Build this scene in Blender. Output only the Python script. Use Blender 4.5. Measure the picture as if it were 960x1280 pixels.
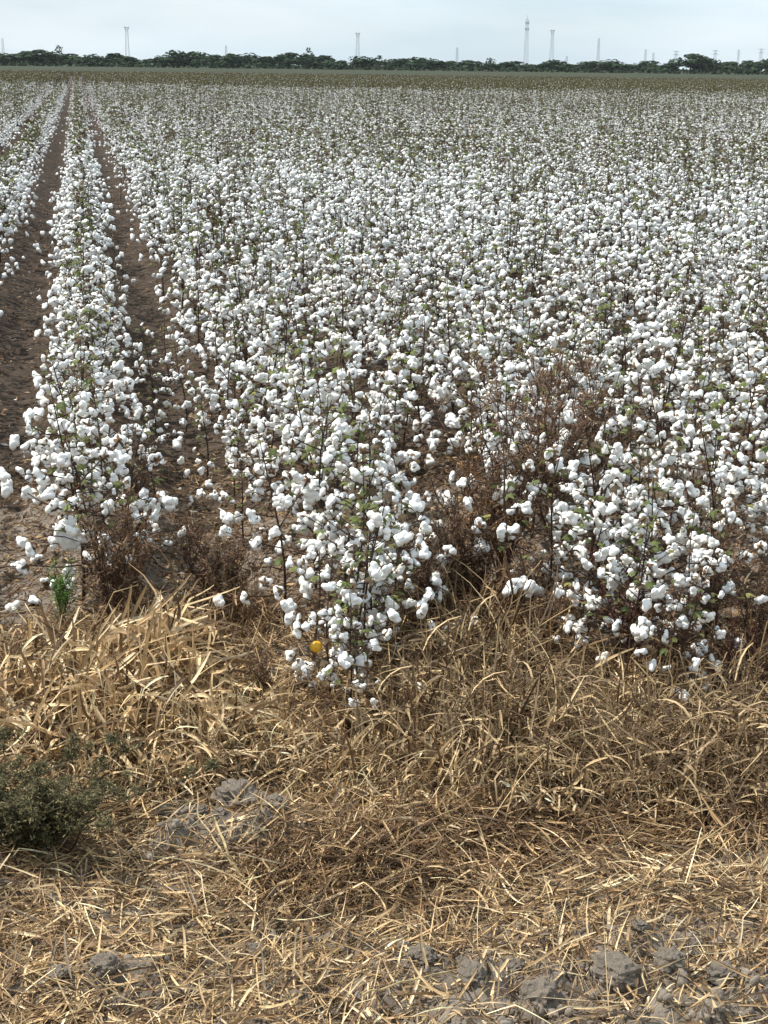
import bpy, math, random
import numpy as np
from mathutils import Vector, Matrix, noise

for o in list(bpy.data.objects):
    bpy.data.objects.remove(o)
SC = bpy.context.scene
COL = SC.collection
R = math.radians

# ------------------------------------------------------------------ camera
CAM_H, FPX = 2.15, 1900.0
YAW, PITCH, ROLL = R(11.2), R(16.34), R(0.72)
fh = np.array([math.sin(YAW), math.cos(YAW), 0.0])
rt = np.array([math.cos(YAW), -math.sin(YAW), 0.0])
zz = np.array([0, 0, 1.0])
fw = fh * math.cos(PITCH) - zz * math.sin(PITCH)
up = fh * math.sin(PITCH) + zz * math.cos(PITCH)
rt, up = rt * math.cos(ROLL) + up * math.sin(ROLL), up * math.cos(ROLL) - rt * math.sin(ROLL)
cd = bpy.data.cameras.new('camera')
cd.sensor_fit = 'VERTICAL'
cd.sensor_height = 24.0
cd.lens = 24.0 * FPX / 1280.0
cd.clip_start, cd.clip_end = 0.1, 8000
cam = bpy.data.objects.new('camera', cd)
COL.objects.link(cam)
cam.matrix_world = Matrix(((rt[0], up[0], -fw[0], 0), (rt[1], up[1], -fw[1], 0), (rt[2], up[2], -fw[2], CAM_H), (0, 0, 0, 1)))
SC.camera = cam

# ------------------------------------------------------------------ light
SUN_EL, SUN_AZ = 55.0, -66.0          # azimuth measured from +Y towards +X (degrees)
W = bpy.data.worlds.new('World')
SC.world = W
W.use_nodes = True
wn, wl = W.node_tree.nodes, W.node_tree.links
for n in list(wn):
    wn.remove(n)
sky = wn.new('ShaderNodeTexSky')
sky.sky_type = 'NISHITA'
sky.sun_disc = False
sky.sun_elevation = R(SUN_EL)
sky.sun_rotation = R(SUN_AZ)
sky.air_density, sky.dust_density, sky.ozone_density = 1.0, 1.5, 1.5
tc = wn.new('ShaderNodeTexCoord')
mp = wn.new('ShaderNodeMapping')
mp.inputs['Scale'].default_value = (1, 1, 5)
cn = wn.new('ShaderNodeTexNoise')
cn.inputs['Scale'].default_value = 3.0
cn.inputs['Detail'].default_value = 5
cr = wn.new('ShaderNodeMapRange')
cr.inputs[1].default_value, cr.inputs[2].default_value = 0.3, 0.75
cr.inputs[3].default_value, cr.inputs[4].default_value = 0.72, 0.97
cm = wn.new('ShaderNodeMix')
cm.data_type = 'RGBA'
cm.inputs[7].default_value = (8.2, 9.6, 10.4, 1)     # thin high cloud that veils the blue
bg = wn.new('ShaderNodeBackground')
bg.inputs['Strength'].default_value = 0.088
wo = wn.new('ShaderNodeOutputWorld')
c2 = wn.new('ShaderNodeTexNoise')
c2.inputs['Scale'].default_value = 5.0
c2.inputs['Detail'].default_value = 4
m2 = wn.new('ShaderNodeMix')
m2.data_type = 'RGBA'
m2.inputs[6].default_value = (7.3, 8.9, 9.9, 1)
m2.inputs[7].default_value = (9.0, 10.1, 10.8, 1)
r2 = wn.new('ShaderNodeMapRange')
r2.inputs[1].default_value, r2.inputs[2].default_value = 0.38, 0.64
wl.new(mp.outputs[0], c2.inputs['Vector'])
wl.new(c2.outputs['Fac'], r2.inputs[0])
wl.new(r2.outputs[0], m2.inputs[0])
wl.new(m2.outputs[2], cm.inputs[7])
wl.new(tc.outputs['Generated'], mp.inputs['Vector'])
wl.new(mp.outputs[0], cn.inputs['Vector'])
wl.new(cn.outputs['Fac'], cr.inputs[0])
wl.new(cr.outputs[0], cm.inputs[0])
wl.new(sky.outputs[0], cm.inputs[6])
wl.new(cm.outputs[2], bg.inputs['Color'])
wl.new(bg.outputs[0], wo.inputs['Surface'])

sd = bpy.data.lights.new('sun', 'SUN')
sd.energy = 4.7
sd.angle = R(1.0)
sd.color = (1.0, 0.95, 0.85)
sun = bpy.data.objects.new('sun', sd)
COL.objects.link(sun)
sv = Vector((math.sin(R(SUN_AZ)) * math.cos(R(SUN_EL)), math.cos(R(SUN_AZ)) * math.cos(R(SUN_EL)), math.sin(R(SUN_EL))))
sun.rotation_euler = sv.to_track_quat('Z', 'Y').to_euler()
SC.view_settings.view_transform = 'Standard'
SC.view_settings.look = 'None'
SC.view_settings.gamma = 1.0
SC.view_settings.use_curve_mapping = False
SC.view_settings.exposure = 0.25
SC.render.engine = 'CYCLES'
SC.cycles.use_denoising = True
SC.cycles.denoiser = 'OPENIMAGEDENOISE'
SC.cycles.denoising_input_passes = 'RGB_ALBEDO_NORMAL'
SC.cycles.max_bounces = 6
SC.cycles.diffuse_bounces = 3
SC.cycles.transparent_max_bounces = 4

RNG = np.random.default_rng(7)
random.seed(7)


# ------------------------------------------------------------------ helpers
def hash2(ix, iy, seed):
    h = (ix.astype(np.int64) * 374761393 + iy.astype(np.int64) * 668265263 + seed * 1442695041) & 0xFFFFFFFF
    h = ((h ^ (h >> 13)) * 1274126177) & 0xFFFFFFFF
    return ((h ^ (h >> 16)) & 0xFFFF) / 65535.0


def vnoise(x, y, seed=0):
    x, y = np.asarray(x, float), np.asarray(y, float)
    ix, iy = np.floor(x), np.floor(y)
    fx, fy = x - ix, y - iy
    fx, fy = fx * fx * (3 - 2 * fx), fy * fy * (3 - 2 * fy)
    a, b = hash2(ix, iy, seed), hash2(ix + 1, iy, seed)
    c, d = hash2(ix, iy + 1, seed), hash2(ix + 1, iy + 1, seed)
    return (a * (1 - fx) + b * fx) * (1 - fy) + (c * (1 - fx) + d * fx) * fy


def fbm(x, y, seed=0, octv=4):
    t, a, s = 0, 0.5, 0
    for k in range(octv):
        t = t + a * vnoise(np.asarray(x) * 2 ** k, np.asarray(y) * 2 ** k, seed + k * 17)
        s += a
        a *= 0.5
    return t / s


ROW = 1.0


def bare(x, y):
    """0..1: how bare of straw the verge is at this spot of ground."""
    x, y = np.asarray(x, float), np.asarray(y, float)
    b = np.clip((3.30 + 0.10 * np.sin(x * 3) - y) / 0.22, 0, 1) * np.clip((x - 0.45) / 0.35, 0.25, 1)
    b = np.maximum(b, np.exp(-(((x - 0.02) / 0.16) ** 2 + ((y - 3.34) / 0.09) ** 2)))
    b = np.maximum(b, np.exp(-(((x - 0.32) / 0.30) ** 2 + ((y - 3.98) / 0.10) ** 2)))
    b = np.maximum(b, np.exp(-(((x - 0.55) / 0.12) ** 2 + ((y - 3.42) / 0.06) ** 2)))
    b = np.maximum(b, 0.9 * np.exp(-(((x - 1.45) / 0.25) ** 2 + ((y - 3.22) / 0.12) ** 2)))
    return b * np.clip(0.35 + 1.1 * fbm(x * 7, y * 7, 91, 2), 0, 1)


def gz(x, y):
    x, y = np.asarray(x, float), np.asarray(y, float)
    fade = np.clip((120 - y) / 60, 0, 1)
    fld = np.clip((y - 5.2) / 1.2, 0, 1)
    bed = 0.055 * np.cos(2 * np.pi * x / ROW) * fld * fade
    near = np.clip((14 - y) / 6, 0, 1)
    lump = (fbm(x * 2.3, y * 2.3, 3) - 0.5) * 0.10 * fade
    fine = (fbm(x * 13, y * 13, 8, 3) - 0.5) * 0.045 * near
    cl = fbm(x * 9, y * 9, 21, 3)
    clod = (np.clip(cl - 0.45, 0, 1) ** 0.6 * 0.135 + np.clip(fbm(x * 27, y * 27, 61, 2) - 0.5, 0, 1) ** 0.6 * 0.035) * near * np.clip(bare(x, y) * 1.3, 0, 1) * (y < 5)
    return bed + lump + fine + clod - 0.02


def ground_at(px, py, lift=0.0):
    d = fw + rt * (px - 480) / FPX + up * (640 - py) / FPX
    t = (lift - CAM_H) / d[2]
    return np.array([0, 0, CAM_H]) + d * t


def to_pix(P):
    q = np.atleast_2d(np.asarray(P, float)) - np.array([0, 0, CAM_H])
    w = q @ fw
    return 480 + FPX * (q @ rt) / w, 640 - FPX * (q @ up) / w, w


def gpos(px, py):
    p = ground_at(px, py)
    return float(p[0]), float(p[1]), float(gz(p[0], p[1]))


def np_mesh(name, V, F, mats, col=None, midx=None, smooth=False):
    V = np.asarray(V, np.float32)
    F = np.asarray(F, np.int32)
    k = F.shape[1]
    me = bpy.data.meshes.new(name)
    me.vertices.add(len(V))
    me.vertices.foreach_set('co', V.ravel())
    me.loops.add(F.size)
    me.loops.foreach_set('vertex_index', F.ravel())
    me.polygons.add(len(F))
    me.polygons.foreach_set('loop_start', np.arange(0, F.size, k, dtype=np.int32))
    if midx is not None:
        me.polygons.foreach_set('material_index', np.asarray(midx, np.int32))
    me.polygons.foreach_set('use_smooth', np.full(len(F), smooth))
    for m in (mats if isinstance(mats, (list, tuple)) else [mats]):
        me.materials.append(m)
    if col is not None:
        ca = me.color_attributes.new('Col', 'FLOAT_COLOR', 'POINT')
        c4 = np.ones((len(V), 4), np.float32)
        c4[:, :3] = col
        ca.data.foreach_set('color', c4.ravel())
    me.update(calc_edges=True)
    return me


class MB:
    """collects quads (triangles as degenerate-free quads are kept apart by repeating no vertex)."""
    def __init__(s):
        s.v, s.f, s.c, s.m = [], [], [], []

    def quadstrip(s, L, Rr, col, m=0):
        b = len(s.v)
        for a, c in zip(L, Rr):
            s.v += [tuple(a), tuple(c)]
            s.c += [col, col]
        for i in range(len(L) - 1):
            s.f.append((b + 2 * i, b + 2 * i + 1, b + 2 * i + 3, b + 2 * i + 2))
            s.m.append(m)

    def tube(s, pts, rad, col, sides=5, m=0):
        b = len(s.v)
        n = len(pts)
        pts = [Vector(p) for p in pts]
        for i, p in enumerate(pts):
            t = (pts[min(i + 1, n - 1)] - pts[max(i - 1, 0)]).normalized()
            a = t.orthogonal().normalized() if abs(t.z) < 0.95 else Vector((1, 0, 0))
            a = (a - t * a.dot(t)).normalized()
            c = t.cross(a)
            for k in range(sides):
                th = 2 * math.pi * k / sides
                s.v.append(tuple(p + (a * math.cos(th) + c * math.sin(th)) * rad[i]))
                s.c.append(col)
        for i in range(n - 1):
            for k in range(sides):
                k2 = (k + 1) % sides
                s.f.append((b + i * sides + k, b + i * sides + k2, b + (i + 1) * sides + k2, b + (i + 1) * sides + k))
                s.m.append(m)

    def quad(s, a, b_, c, d, col, m=0):
        b = len(s.v)
        s.v += [tuple(a), tuple(b_), tuple(c), tuple(d)]
        s.c += [col] * 4
        s.f.append((b, b + 1, b + 2, b + 3))
        s.m.append(m)

    def arrays(s):
        return np.array(s.v, np.float32), np.array(s.f, np.int32), np.array(s.c, np.float32), np.array(s.m, np.int32)

    def mesh(s, name, mats, smooth=False):
        V, F, C, M = s.arrays()
        return np_mesh(name, V, F, mats, C, M, smooth)


def link(name, me, parent=None, loc=(0, 0, 0), rot=None, scale=None):
    o = bpy.data.objects.new(name, me)
    COL.objects.link(o)
    o.location = loc
    if rot is not None:
        o.rotation_euler = rot
    if scale is not None:
        o.scale = (scale,) * 3 if np.isscalar(scale) else scale
    o.parent = parent
    return o


def tag(o, label=None, cat=None, group=None, kind=None):
    if label:
        o['label'] = label
    if cat:
        o['category'] = cat
    if group:
        o['group'] = group
    if kind:
        o['kind'] = kind
    return o


def blades(base, az, el0, kap, L, Wd, tw, col, seg=6, wander=0.0, tip=1.0, kink=0.0):
    """ribbons: n bent tapering blades -> V, F, C"""
    n = len(az)
    s = np.linspace(0, 1, seg + 1)
    el = el0[:, None] + kap[:, None] * s
    a = az[:, None] + (wander * s if np.isscalar(wander) else wander[:, None] * s)
    if kink:
        krng = np.random.default_rng(n)
        on = (krng.random(n) < kink)[:, None] * (s[None] > krng.uniform(0.2, 0.8, n)[:, None])
        el = el - on * krng.uniform(0.2, 1.1, n)[:, None]
        a = a + on * krng.normal(0, 0.8, n)[:, None]
    d = np.stack([np.cos(el) * np.cos(a), np.cos(el) * np.sin(a), np.sin(el)], -1)
    step = (L / seg)[:, None, None]
    pos = np.concatenate([np.zeros((n, 1, 3)), np.cumsum(d[:, :-1] * step, 1)], 1) + base[:, None, :]
    t = tw[:, None] * (0.6 + 0.8 * s)
    s1 = np.stack([-np.sin(a), np.cos(a), np.zeros_like(a)], -1)
    s2 = np.stack([-np.sin(el) * np.cos(a), -np.sin(el) * np.sin(a), np.cos(el)], -1)
    ct, sn = np.cos(t)[..., None], np.sin(t)[..., None]
    side, nrm = s1 * ct + s2 * sn, s2 * ct - s1 * sn
    prof = np.clip(1.04 - s * tip, 0.03, 1) ** 0.55 * np.clip(0.45 + 2.2 * s, 0, 1)
    hw = (Wd[:, None] * 0.5 * prof)[..., None]
    frng = np.random.default_rng(n + 1)
    grad = 1 + frng.uniform(-0.35, 0.35, (n, 1, 1)) * (s[None, :, None] * 2 - 1)
    k = np.arange(seg)
    if seg > 2:
        fold = frng.uniform(0.1, 0.75, n)[:, None, None]
        V = np.stack([pos - side * hw, pos - nrm * hw * fold, pos + side * hw], 2).reshape(n, -1, 3)
        f = np.concatenate([np.stack([3 * k, 3 * k + 1, 3 * k + 4, 3 * k + 3], -1), np.stack([3 * k + 1, 3 * k + 2, 3 * k + 5, 3 * k + 4], -1)])
        m = 3
    else:
        V = np.stack([pos - side * hw, pos + side * hw], 2).reshape(n, -1, 3)
        f = np.stack([2 * k, 2 * k + 1, 2 * k + 3, 2 * k + 2], -1)
        m = 2
    F = (f[None] + (np.arange(n) * m * (seg + 1))[:, None, None]).reshape(-1, 4)
    C = np.repeat(col[:, None, :] * grad, m, 1).reshape(-1, 3)
    return V.reshape(-1, 3), F, C


def join(parts):
    V, F, C, o = [], [], [], 0
    for v, f, c in parts:
        V.append(v)
        F.append(f + o)
        C.append(c)
        o += len(v)
    return np.concatenate(V), np.concatenate(F), np.concatenate(C)


def palette(n, cols, rng, jit=0.18):
    cols = np.array(cols)
    w = cols[:, 3] / cols[:, 3].sum()
    c = cols[rng.choice(len(cols), n, p=w), :3]
    return np.clip(c * (1 + rng.normal(0, jit, (n, 1))), 0.01, 0.9)


# ------------------------------------------------------------------ materials
def new_mat(name):
    m = bpy.data.materials.new(name)
    m.use_nodes = True
    nt = m.node_tree
    b = nt.nodes['Principled BSDF']
    return m, nt, b


def mat_veg(name, rough=0.75, transl=0.2, spec=0.2, nscale=40, amp=0.35):
    m, nt, b = new_mat(name)
    at = nt.nodes.new('ShaderNodeAttribute')
    at.attribute_name = 'Col'
    ns = nt.nodes.new('ShaderNodeTexNoise')
    ns.inputs['Scale'].default_value = nscale
    ns.inputs['Detail'].default_value = 3
    mr = nt.nodes.new('ShaderNodeMapRange')
    mr.inputs[1].default_value, mr.inputs[2].default_value = 0.3, 0.7
    mr.inputs[3].default_value, mr.inputs[4].default_value = 1 - amp, 1 + amp
    tcn = nt.nodes.new('ShaderNodeTexCoord')
    mx = nt.nodes.new('ShaderNodeVectorMath')
    mx.operation = 'SCALE'
    nt.links.new(tcn.outputs['Object'], ns.inputs['Vector'])
    nt.links.new(ns.outputs['Fac'], mr.inputs[0])
    nt.links.new(at.outputs['Color'], mx.inputs[0])
    nt.links.new(mr.outputs[0], mx.inputs['Scale'])
    nt.links.new(mx.outputs[0], b.inputs['Base Color'])
    b.inputs['Roughness'].default_value = rough
    b.inputs['Specular IOR Level'].default_value = spec
    if transl:
        tr = nt.nodes.new('ShaderNodeBsdfTranslucent')
        ms = nt.nodes.new('ShaderNodeMixShader')
        ms.inputs[0].default_value = transl
        nt.links.new(mx.outputs[0], tr.inputs['Color'])
        nt.links.new(b.outputs[0], ms.inputs[1])
        nt.links.new(tr.outputs[0], ms.inputs[2])
        nt.links.new(ms.outputs[0], nt.nodes['Material Output'].inputs['Surface'])
    return m


def mat_lint():
    m, nt, b = new_mat('cotton_lint')
    ns = nt.nodes.new('ShaderNodeTexNoise')
    ns.inputs['Scale'].default_value = 45
    ns.inputs['Detail'].default_value = 4
    tcn = nt.nodes.new('ShaderNodeTexCoord')
    rp = nt.nodes.new('ShaderNodeValToRGB')
    rp.color_ramp.elements[0].position, rp.color_ramp.elements[0].color = 0.2, (0.80, 0.785, 0.75, 1)
    rp.color_ramp.elements[1].position, rp.color_ramp.elements[1].color = 0.5, (0.88, 0.88, 0.87, 1)
    n2 = nt.nodes.new('ShaderNodeTexNoise')
    n2.inputs['Scale'].default_value = 160
    n2.inputs['Detail'].default_value = 3
    bp = nt.nodes.new('ShaderNodeBump')
    bp.inputs['Strength'].default_value = 0.12
    bp.inputs['Distance'].default_value = 0.003
    nt.links.new(tcn.outputs['Object'], ns.inputs['Vector'])
    nt.links.new(tcn.outputs['Object'], n2.inputs['Vector'])
    nt.links.new(ns.outputs['Fac'], rp.inputs[0])
    oi = nt.nodes.new('ShaderNodeObjectInfo')
    r3 = nt.nodes.new('ShaderNodeMapRange')
    r3.inputs[1].default_value, r3.inputs[2].default_value = 0.55, 1.0
    r3.inputs[3].default_value, r3.inputs[4].default_value = 0.0, 0.55
    mx = nt.nodes.new('ShaderNodeMix')
    mx.data_type = 'RGBA'
    mx.inputs[7].default_value = (0.74, 0.68, 0.57, 1)
    nt.links.new(oi.outputs['Random'], r3.inputs[0])
    nt.links.new(r3.outputs[0], mx.inputs[0])
    nt.links.new(rp.outputs[0], mx.inputs[6])
    nt.links.new(mx.outputs[2], b.inputs['Base Color'])
    nt.links.new(n2.outputs['Fac'], bp.inputs['Height'])
    nt.links.new(bp.outputs[0], b.inputs['Normal'])
    b.inputs['Roughness'].default_value = 1.0
    b.inputs['Specular IOR Level'].default_value = 0.05
    return m


def mat_soil(name, c1, c2, c3, s1=6.0, bump=0.6):
    m, nt, b = new_mat(name)
    tcn = nt.nodes.new('ShaderNodeTexCoord')
    ns = nt.nodes.new('ShaderNodeTexNoise')
    ns.inputs['Scale'].default_value = s1
    ns.inputs['Detail'].default_value = 8
    ns.inputs['Roughness'].default_value = 0.65
    rp = nt.nodes.new('ShaderNodeValToRGB')
    e = rp.color_ramp.elements
    e[0].position, e[0].color = 0.32, (*c1, 1)
    e[1].position, e[1].color = 0.68, (*c3, 1)
    k = e.new(0.5)
    k.color = (*c2, 1)
    n2 = nt.nodes.new('ShaderNodeTexNoise')
    n2.inputs['Scale'].default_value = 55
    n2.inputs['Detail'].default_value = 6
    n2.inputs['Roughness'].default_value = 0.7
    bp = nt.nodes.new('ShaderNodeBump')
    bp.inputs['Strength'].default_value = bump
    bp.inputs['Distance'].default_value = 0.02
    nt.links.new(tcn.outputs['Object'], ns.inputs['Vector'])
    nt.links.new(tcn.outputs['Object'], n2.inputs['Vector'])
    nt.links.new(ns.outputs['Fac'], rp.inputs[0])
    nt.links.new(rp.outputs[0], b.inputs['Base Color'])
    nt.links.new(n2.outputs['Fac'], bp.inputs['Height'])
    nt.links.new(bp.outputs[0], b.inputs['Normal'])
    b.inputs['Roughness'].default_value = 0.95
    b.inputs['Specular IOR Level'].default_value = 0.15
    return m


def mat_plain(name, c, rough=0.6, spec=0.3, metal=0.0):
    m, nt, b = new_mat(name)
    ns = nt.nodes.new('ShaderNodeTexNoise')
    ns.inputs['Scale'].default_value = 30
    tcn = nt.nodes.new('ShaderNodeTexCoord')
    rp = nt.nodes.new('ShaderNodeValToRGB')
    rp.color_ramp.elements[0].position, rp.color_ramp.elements[0].color = 0.3, (*[v * 0.8 for v in c], 1)
    rp.color_ramp.elements[1].position, rp.color_ramp.elements[1].color = 0.7, (*[min(1, v * 1.1) for v in c], 1)
    nt.links.new(tcn.outputs['Object'], ns.inputs['Vector'])
    nt.links.new(ns.outputs['Fac'], rp.inputs[0])
    nt.links.new(rp.outputs[0], b.inputs['Base Color'])
    b.inputs['Roughness'].default_value = rough
    b.inputs['Specular IOR Level'].default_value = spec
    b.inputs['Metallic'].default_value = metal
    return m


M_LINT = mat_lint()
M_STEM = mat_veg('bark', 0.85, 0.0, 0.15)
M_LEAF = mat_veg('leaf', 0.7, 0.3, 0.25)
M_STRAW = mat_veg('dry_grass', 0.6, 0.18, 0.35, 25, 0.28)
M_SOIL = mat_soil('soil', (0.14, 0.112, 0.088), (0.21, 0.174, 0.142), (0.3, 0.255, 0.212), bump=0.8)
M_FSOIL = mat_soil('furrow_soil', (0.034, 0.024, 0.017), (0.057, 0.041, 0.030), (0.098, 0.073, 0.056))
M_CLOD = mat_soil('clod_soil', (0.20, 0.163, 0.13), (0.275, 0.232, 0.19), (0.36, 0.312, 0.262), 16, 0.7)
M_OLIVE = mat_soil('olive_crop', (0.026, 0.033, 0.018), (0.038, 0.045, 0.025), (0.055, 0.057, 0.034), 0.05, 0.0)
M_TRACK = mat_soil('pale_track', (0.2, 0.17, 0.14), (0.26, 0.22, 0.18), (0.3, 0.26, 0.22), 0.3, 0.0)
M_BROWNF = mat_soil('brown_field', (0.07, 0.05, 0.035), (0.1, 0.075, 0.05), (0.14, 0.105, 0.07), 0.1, 0.0)
M_TREE = mat_veg('tree_leaf', 0.9, 0.0, 0.05)
M_FRUIT = mat_plain('fruit_skin', (0.78, 0.42, 0.03), 0.4, 0.4)
M_STEEL = mat_plain('galvanised_steel', (0.26, 0.29, 0.31), 0.6, 0.2)

# ------------------------------------------------------------------ ground
xs = np.concatenate([-np.geomspace(2500, 1.6, 60), np.arange(-1.5, 4.2, 0.022), np.geomspace(4.3, 2500, 70)])
ys = np.concatenate([[-60, -20, -5, 0, 1.5], np.arange(2.3, 9.0, 0.022), np.arange(9.05, 22, 0.1), np.geomspace(22.2, 4500, 120)])
gx, gy = np.meshgrid(xs, ys)
gv = np.stack([gx.ravel(), gy.ravel(), gz(gx, gy).ravel()], 1)
nx, ny = len(xs), len(ys)
ii = (np.arange(ny - 1)[:, None] * nx + np.arange(nx - 1)[None]).ravel()
gf = np.stack([ii, ii + 1, ii + nx + 1, ii + nx], 1)
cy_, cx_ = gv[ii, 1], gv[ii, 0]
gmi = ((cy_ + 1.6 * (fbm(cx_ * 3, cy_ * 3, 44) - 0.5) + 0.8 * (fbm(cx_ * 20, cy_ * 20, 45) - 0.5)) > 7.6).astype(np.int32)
tag(link('ground', np_mesh('ground', gv, gf, [M_SOIL, M_FSOIL], midx=gmi, smooth=True)), 'grey brown soil of the cotton field and verge', 'ground', kind='structure')


def sheet(name, y0, y1, z, mat, label, x0=-1500, x1=2400, jag=0.0):
    n = 90
    x = np.linspace(x0, x1, n)
    a = y0 + jag * (fbm(x * 0.02, x * 0, 5) - 0.5)
    V = np.concatenate([np.stack([x, a, np.full(n, z)], 1), np.stack([x, np.full(n, y1), np.full(n, z)], 1)])
    i = np.arange(n - 1)
    F = np.stack([i, i + 1, i + n + 1, i + n], 1)
    return tag(link(name, np_mesh(name, V, F, mat)), label, 'field', kind='structure')


sheet('brown_field', 236, 330, 0.03, M_BROWNF, 'brown harvested field beyond the cotton')
sheet('dirt_track', 330, 346, 0.05, M_TRACK, 'pale dirt track across the far end of the fields')
sheet('olive_field', 346, 1700, 0.04, M_OLIVE, 'dull olive crop field in front of the trees', jag=3)


# ------------------------------------------------------------------ cotton
def ico(sub):
    import bmesh
    bm = bmesh.new()
    bmesh.ops.create_icosphere(bm, subdivisions=sub, radius=1.0)
    V = np.array([v.co[:] for v in bm.verts])
    F = np.array([[v.index for v in f.verts] for f in bm.faces])
    bm.free()
    return V, F


ICO = {k: ico(k) for k in (1, 2, 3, 4)}


def boll_shape(seed, sub):
    """radial union of four or five fluffy locks, radius about 0.035 m"""
    rng = np.random.default_rng(seed)
    D, F = ICO[sub]
    nl = int(rng.integers(3, 6))
    r = np.full(len(D), 0.40)
    sag = rng.uniform(0.0, 0.5)
    for k in range(nl):
        th = 2 * math.pi * k / nl + rng.uniform(-0.45, 0.45)
        e = rng.uniform(-0.9, 0.7)
        c = np.array([math.cos(th) * math.cos(e), math.sin(th) * math.cos(e), math.sin(e)])
        long_ = rng.uniform(0.55, 1.0)
        for q in (0.5, 0.95):                 # a lock is a short tapering string of lobes
            cc = c * q * long_ * 0.85
            rho = rng.uniform(0.44, 0.60) * (1.1 - 0.25 * q)
            b = D @ cc
            disc = b * b - (cc @ cc - rho * rho)
            t = np.where(disc > 0, b + np.sqrt(np.maximum(disc, 0)), 0)
            r = np.maximum(r, t)
    if sub >= 3:
        nz = np.array([noise.fractal(Vector(d) * 2.4 + Vector((seed, 0, 0)), 1.0, 2.0, 3) for d in D])
        nf = np.array([noise.fractal(Vector(d) * 7.0 + Vector((0, seed, 0)), 0.8, 2.0, 3) for d in D])
        r = r * (1 + 0.10 * nz + 0.035 * nf)
    V = D * r[:, None] * 0.037
    V[:, 0] *= rng.uniform(0.8, 1.2)
    V[:, 2] *= rng.uniform(0.75, 1.1)
    return V, F


def bur_arrays(seed):
    rng = np.random.default_rng(seed + 500)
    mb = MB()
    for k in range(5):
        th = 2 * math.pi * k / 5 + rng.uniform(-0.2, 0.2)
        d = Vector((math.cos(th), math.sin(th), 0))
        p = Vector((-math.sin(th), math.cos(th), 0))
        Lp, Rp = [], []
        for s in (0, 0.3, 0.65, 1.0):
            c = d * (0.006 + 0.033 * s) + Vector((0, 0, -0.026 + 0.012 * s + 0.016 * s * s * rng.uniform(0.2, 1.4)))
            w = 0.010 * (0.5 + s) * (1 - s) ** 0.7 + 0.0008
            Lp.append(c - p * w)
            Rp.append(c + p * w)
        g = rng.uniform(0.75, 1.3)
        mb.quadstrip(Lp, Rp, (0.13 * g, 0.075 * g, 0.04 * g))
    mb.tube([(0, 0, -0.05), (0, 0, -0.03), (0, 0, -0.018)], [0.002, 0.0045, 0.009], (0.1, 0.06, 0.035), 5)
    return mb


NB = 8
BOLL = [np_mesh('boll', *boll_shape(s, 4), M_LINT, smooth=True) for s in range(NB)]
BUR = [bur_arrays(s).mesh('bur', M_STEM) for s in range(4)]
BOLL_FAR = []
for s in range(NB):
    V, F = boll_shape(s, 3)
    bv, bf, bc, _ = bur_arrays(s % 4).arrays()
    # triangles + quads of the bur split to triangles so that the mesh has one kind of face
    bt = np.concatenate([bf[:, [0, 1, 2]], bf[:, [0, 2, 3]]])
    BOLL_FAR.append(np_mesh('boll', np.concatenate([V, bv]), np.concatenate([F, bt + len(V)]), [M_LINT, M_STEM],
                            np.concatenate([np.full((len(V), 3), 0.8), bc]), np.concatenate([np.zeros(len(F)), np.ones(len(bt))]), True))

STEMC = [(0.060, 0.034, 0.024), (0.085, 0.055, 0.04), (0.05, 0.036, 0.03)]


def leaf(mb, p, d, size, col, rng):
    """three-lobed leaf, two bent quads per lobe"""
    d = Vector(d).normalized()
    sidev = d.cross(Vector((rng.uniform(-.4, .4), rng.uniform(-.4, .4), 1))).normalized()
    nrm = sidev.cross(d)
    p = Vector(p)
    for a, l in ((-0.75, 0.75), (0, 1.0), (0.75, 0.75)):
        dd = d * math.cos(a) + sidev * math.sin(a)
        ss = nrm.cross(dd).normalized()
        q1 = p + dd * size * l * 0.5 - nrm * size * 0.08
        q2 = p + dd * size * l - nrm * size * rng.uniform(0.15, 0.5)
        mb.quadstrip([p - ss * size * .10, q1 - ss * size * .24, q2 - ss * size * .03], [p + ss * size * .10, q1 + ss * size * .24, q2 + ss * size * .03], col)


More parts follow.
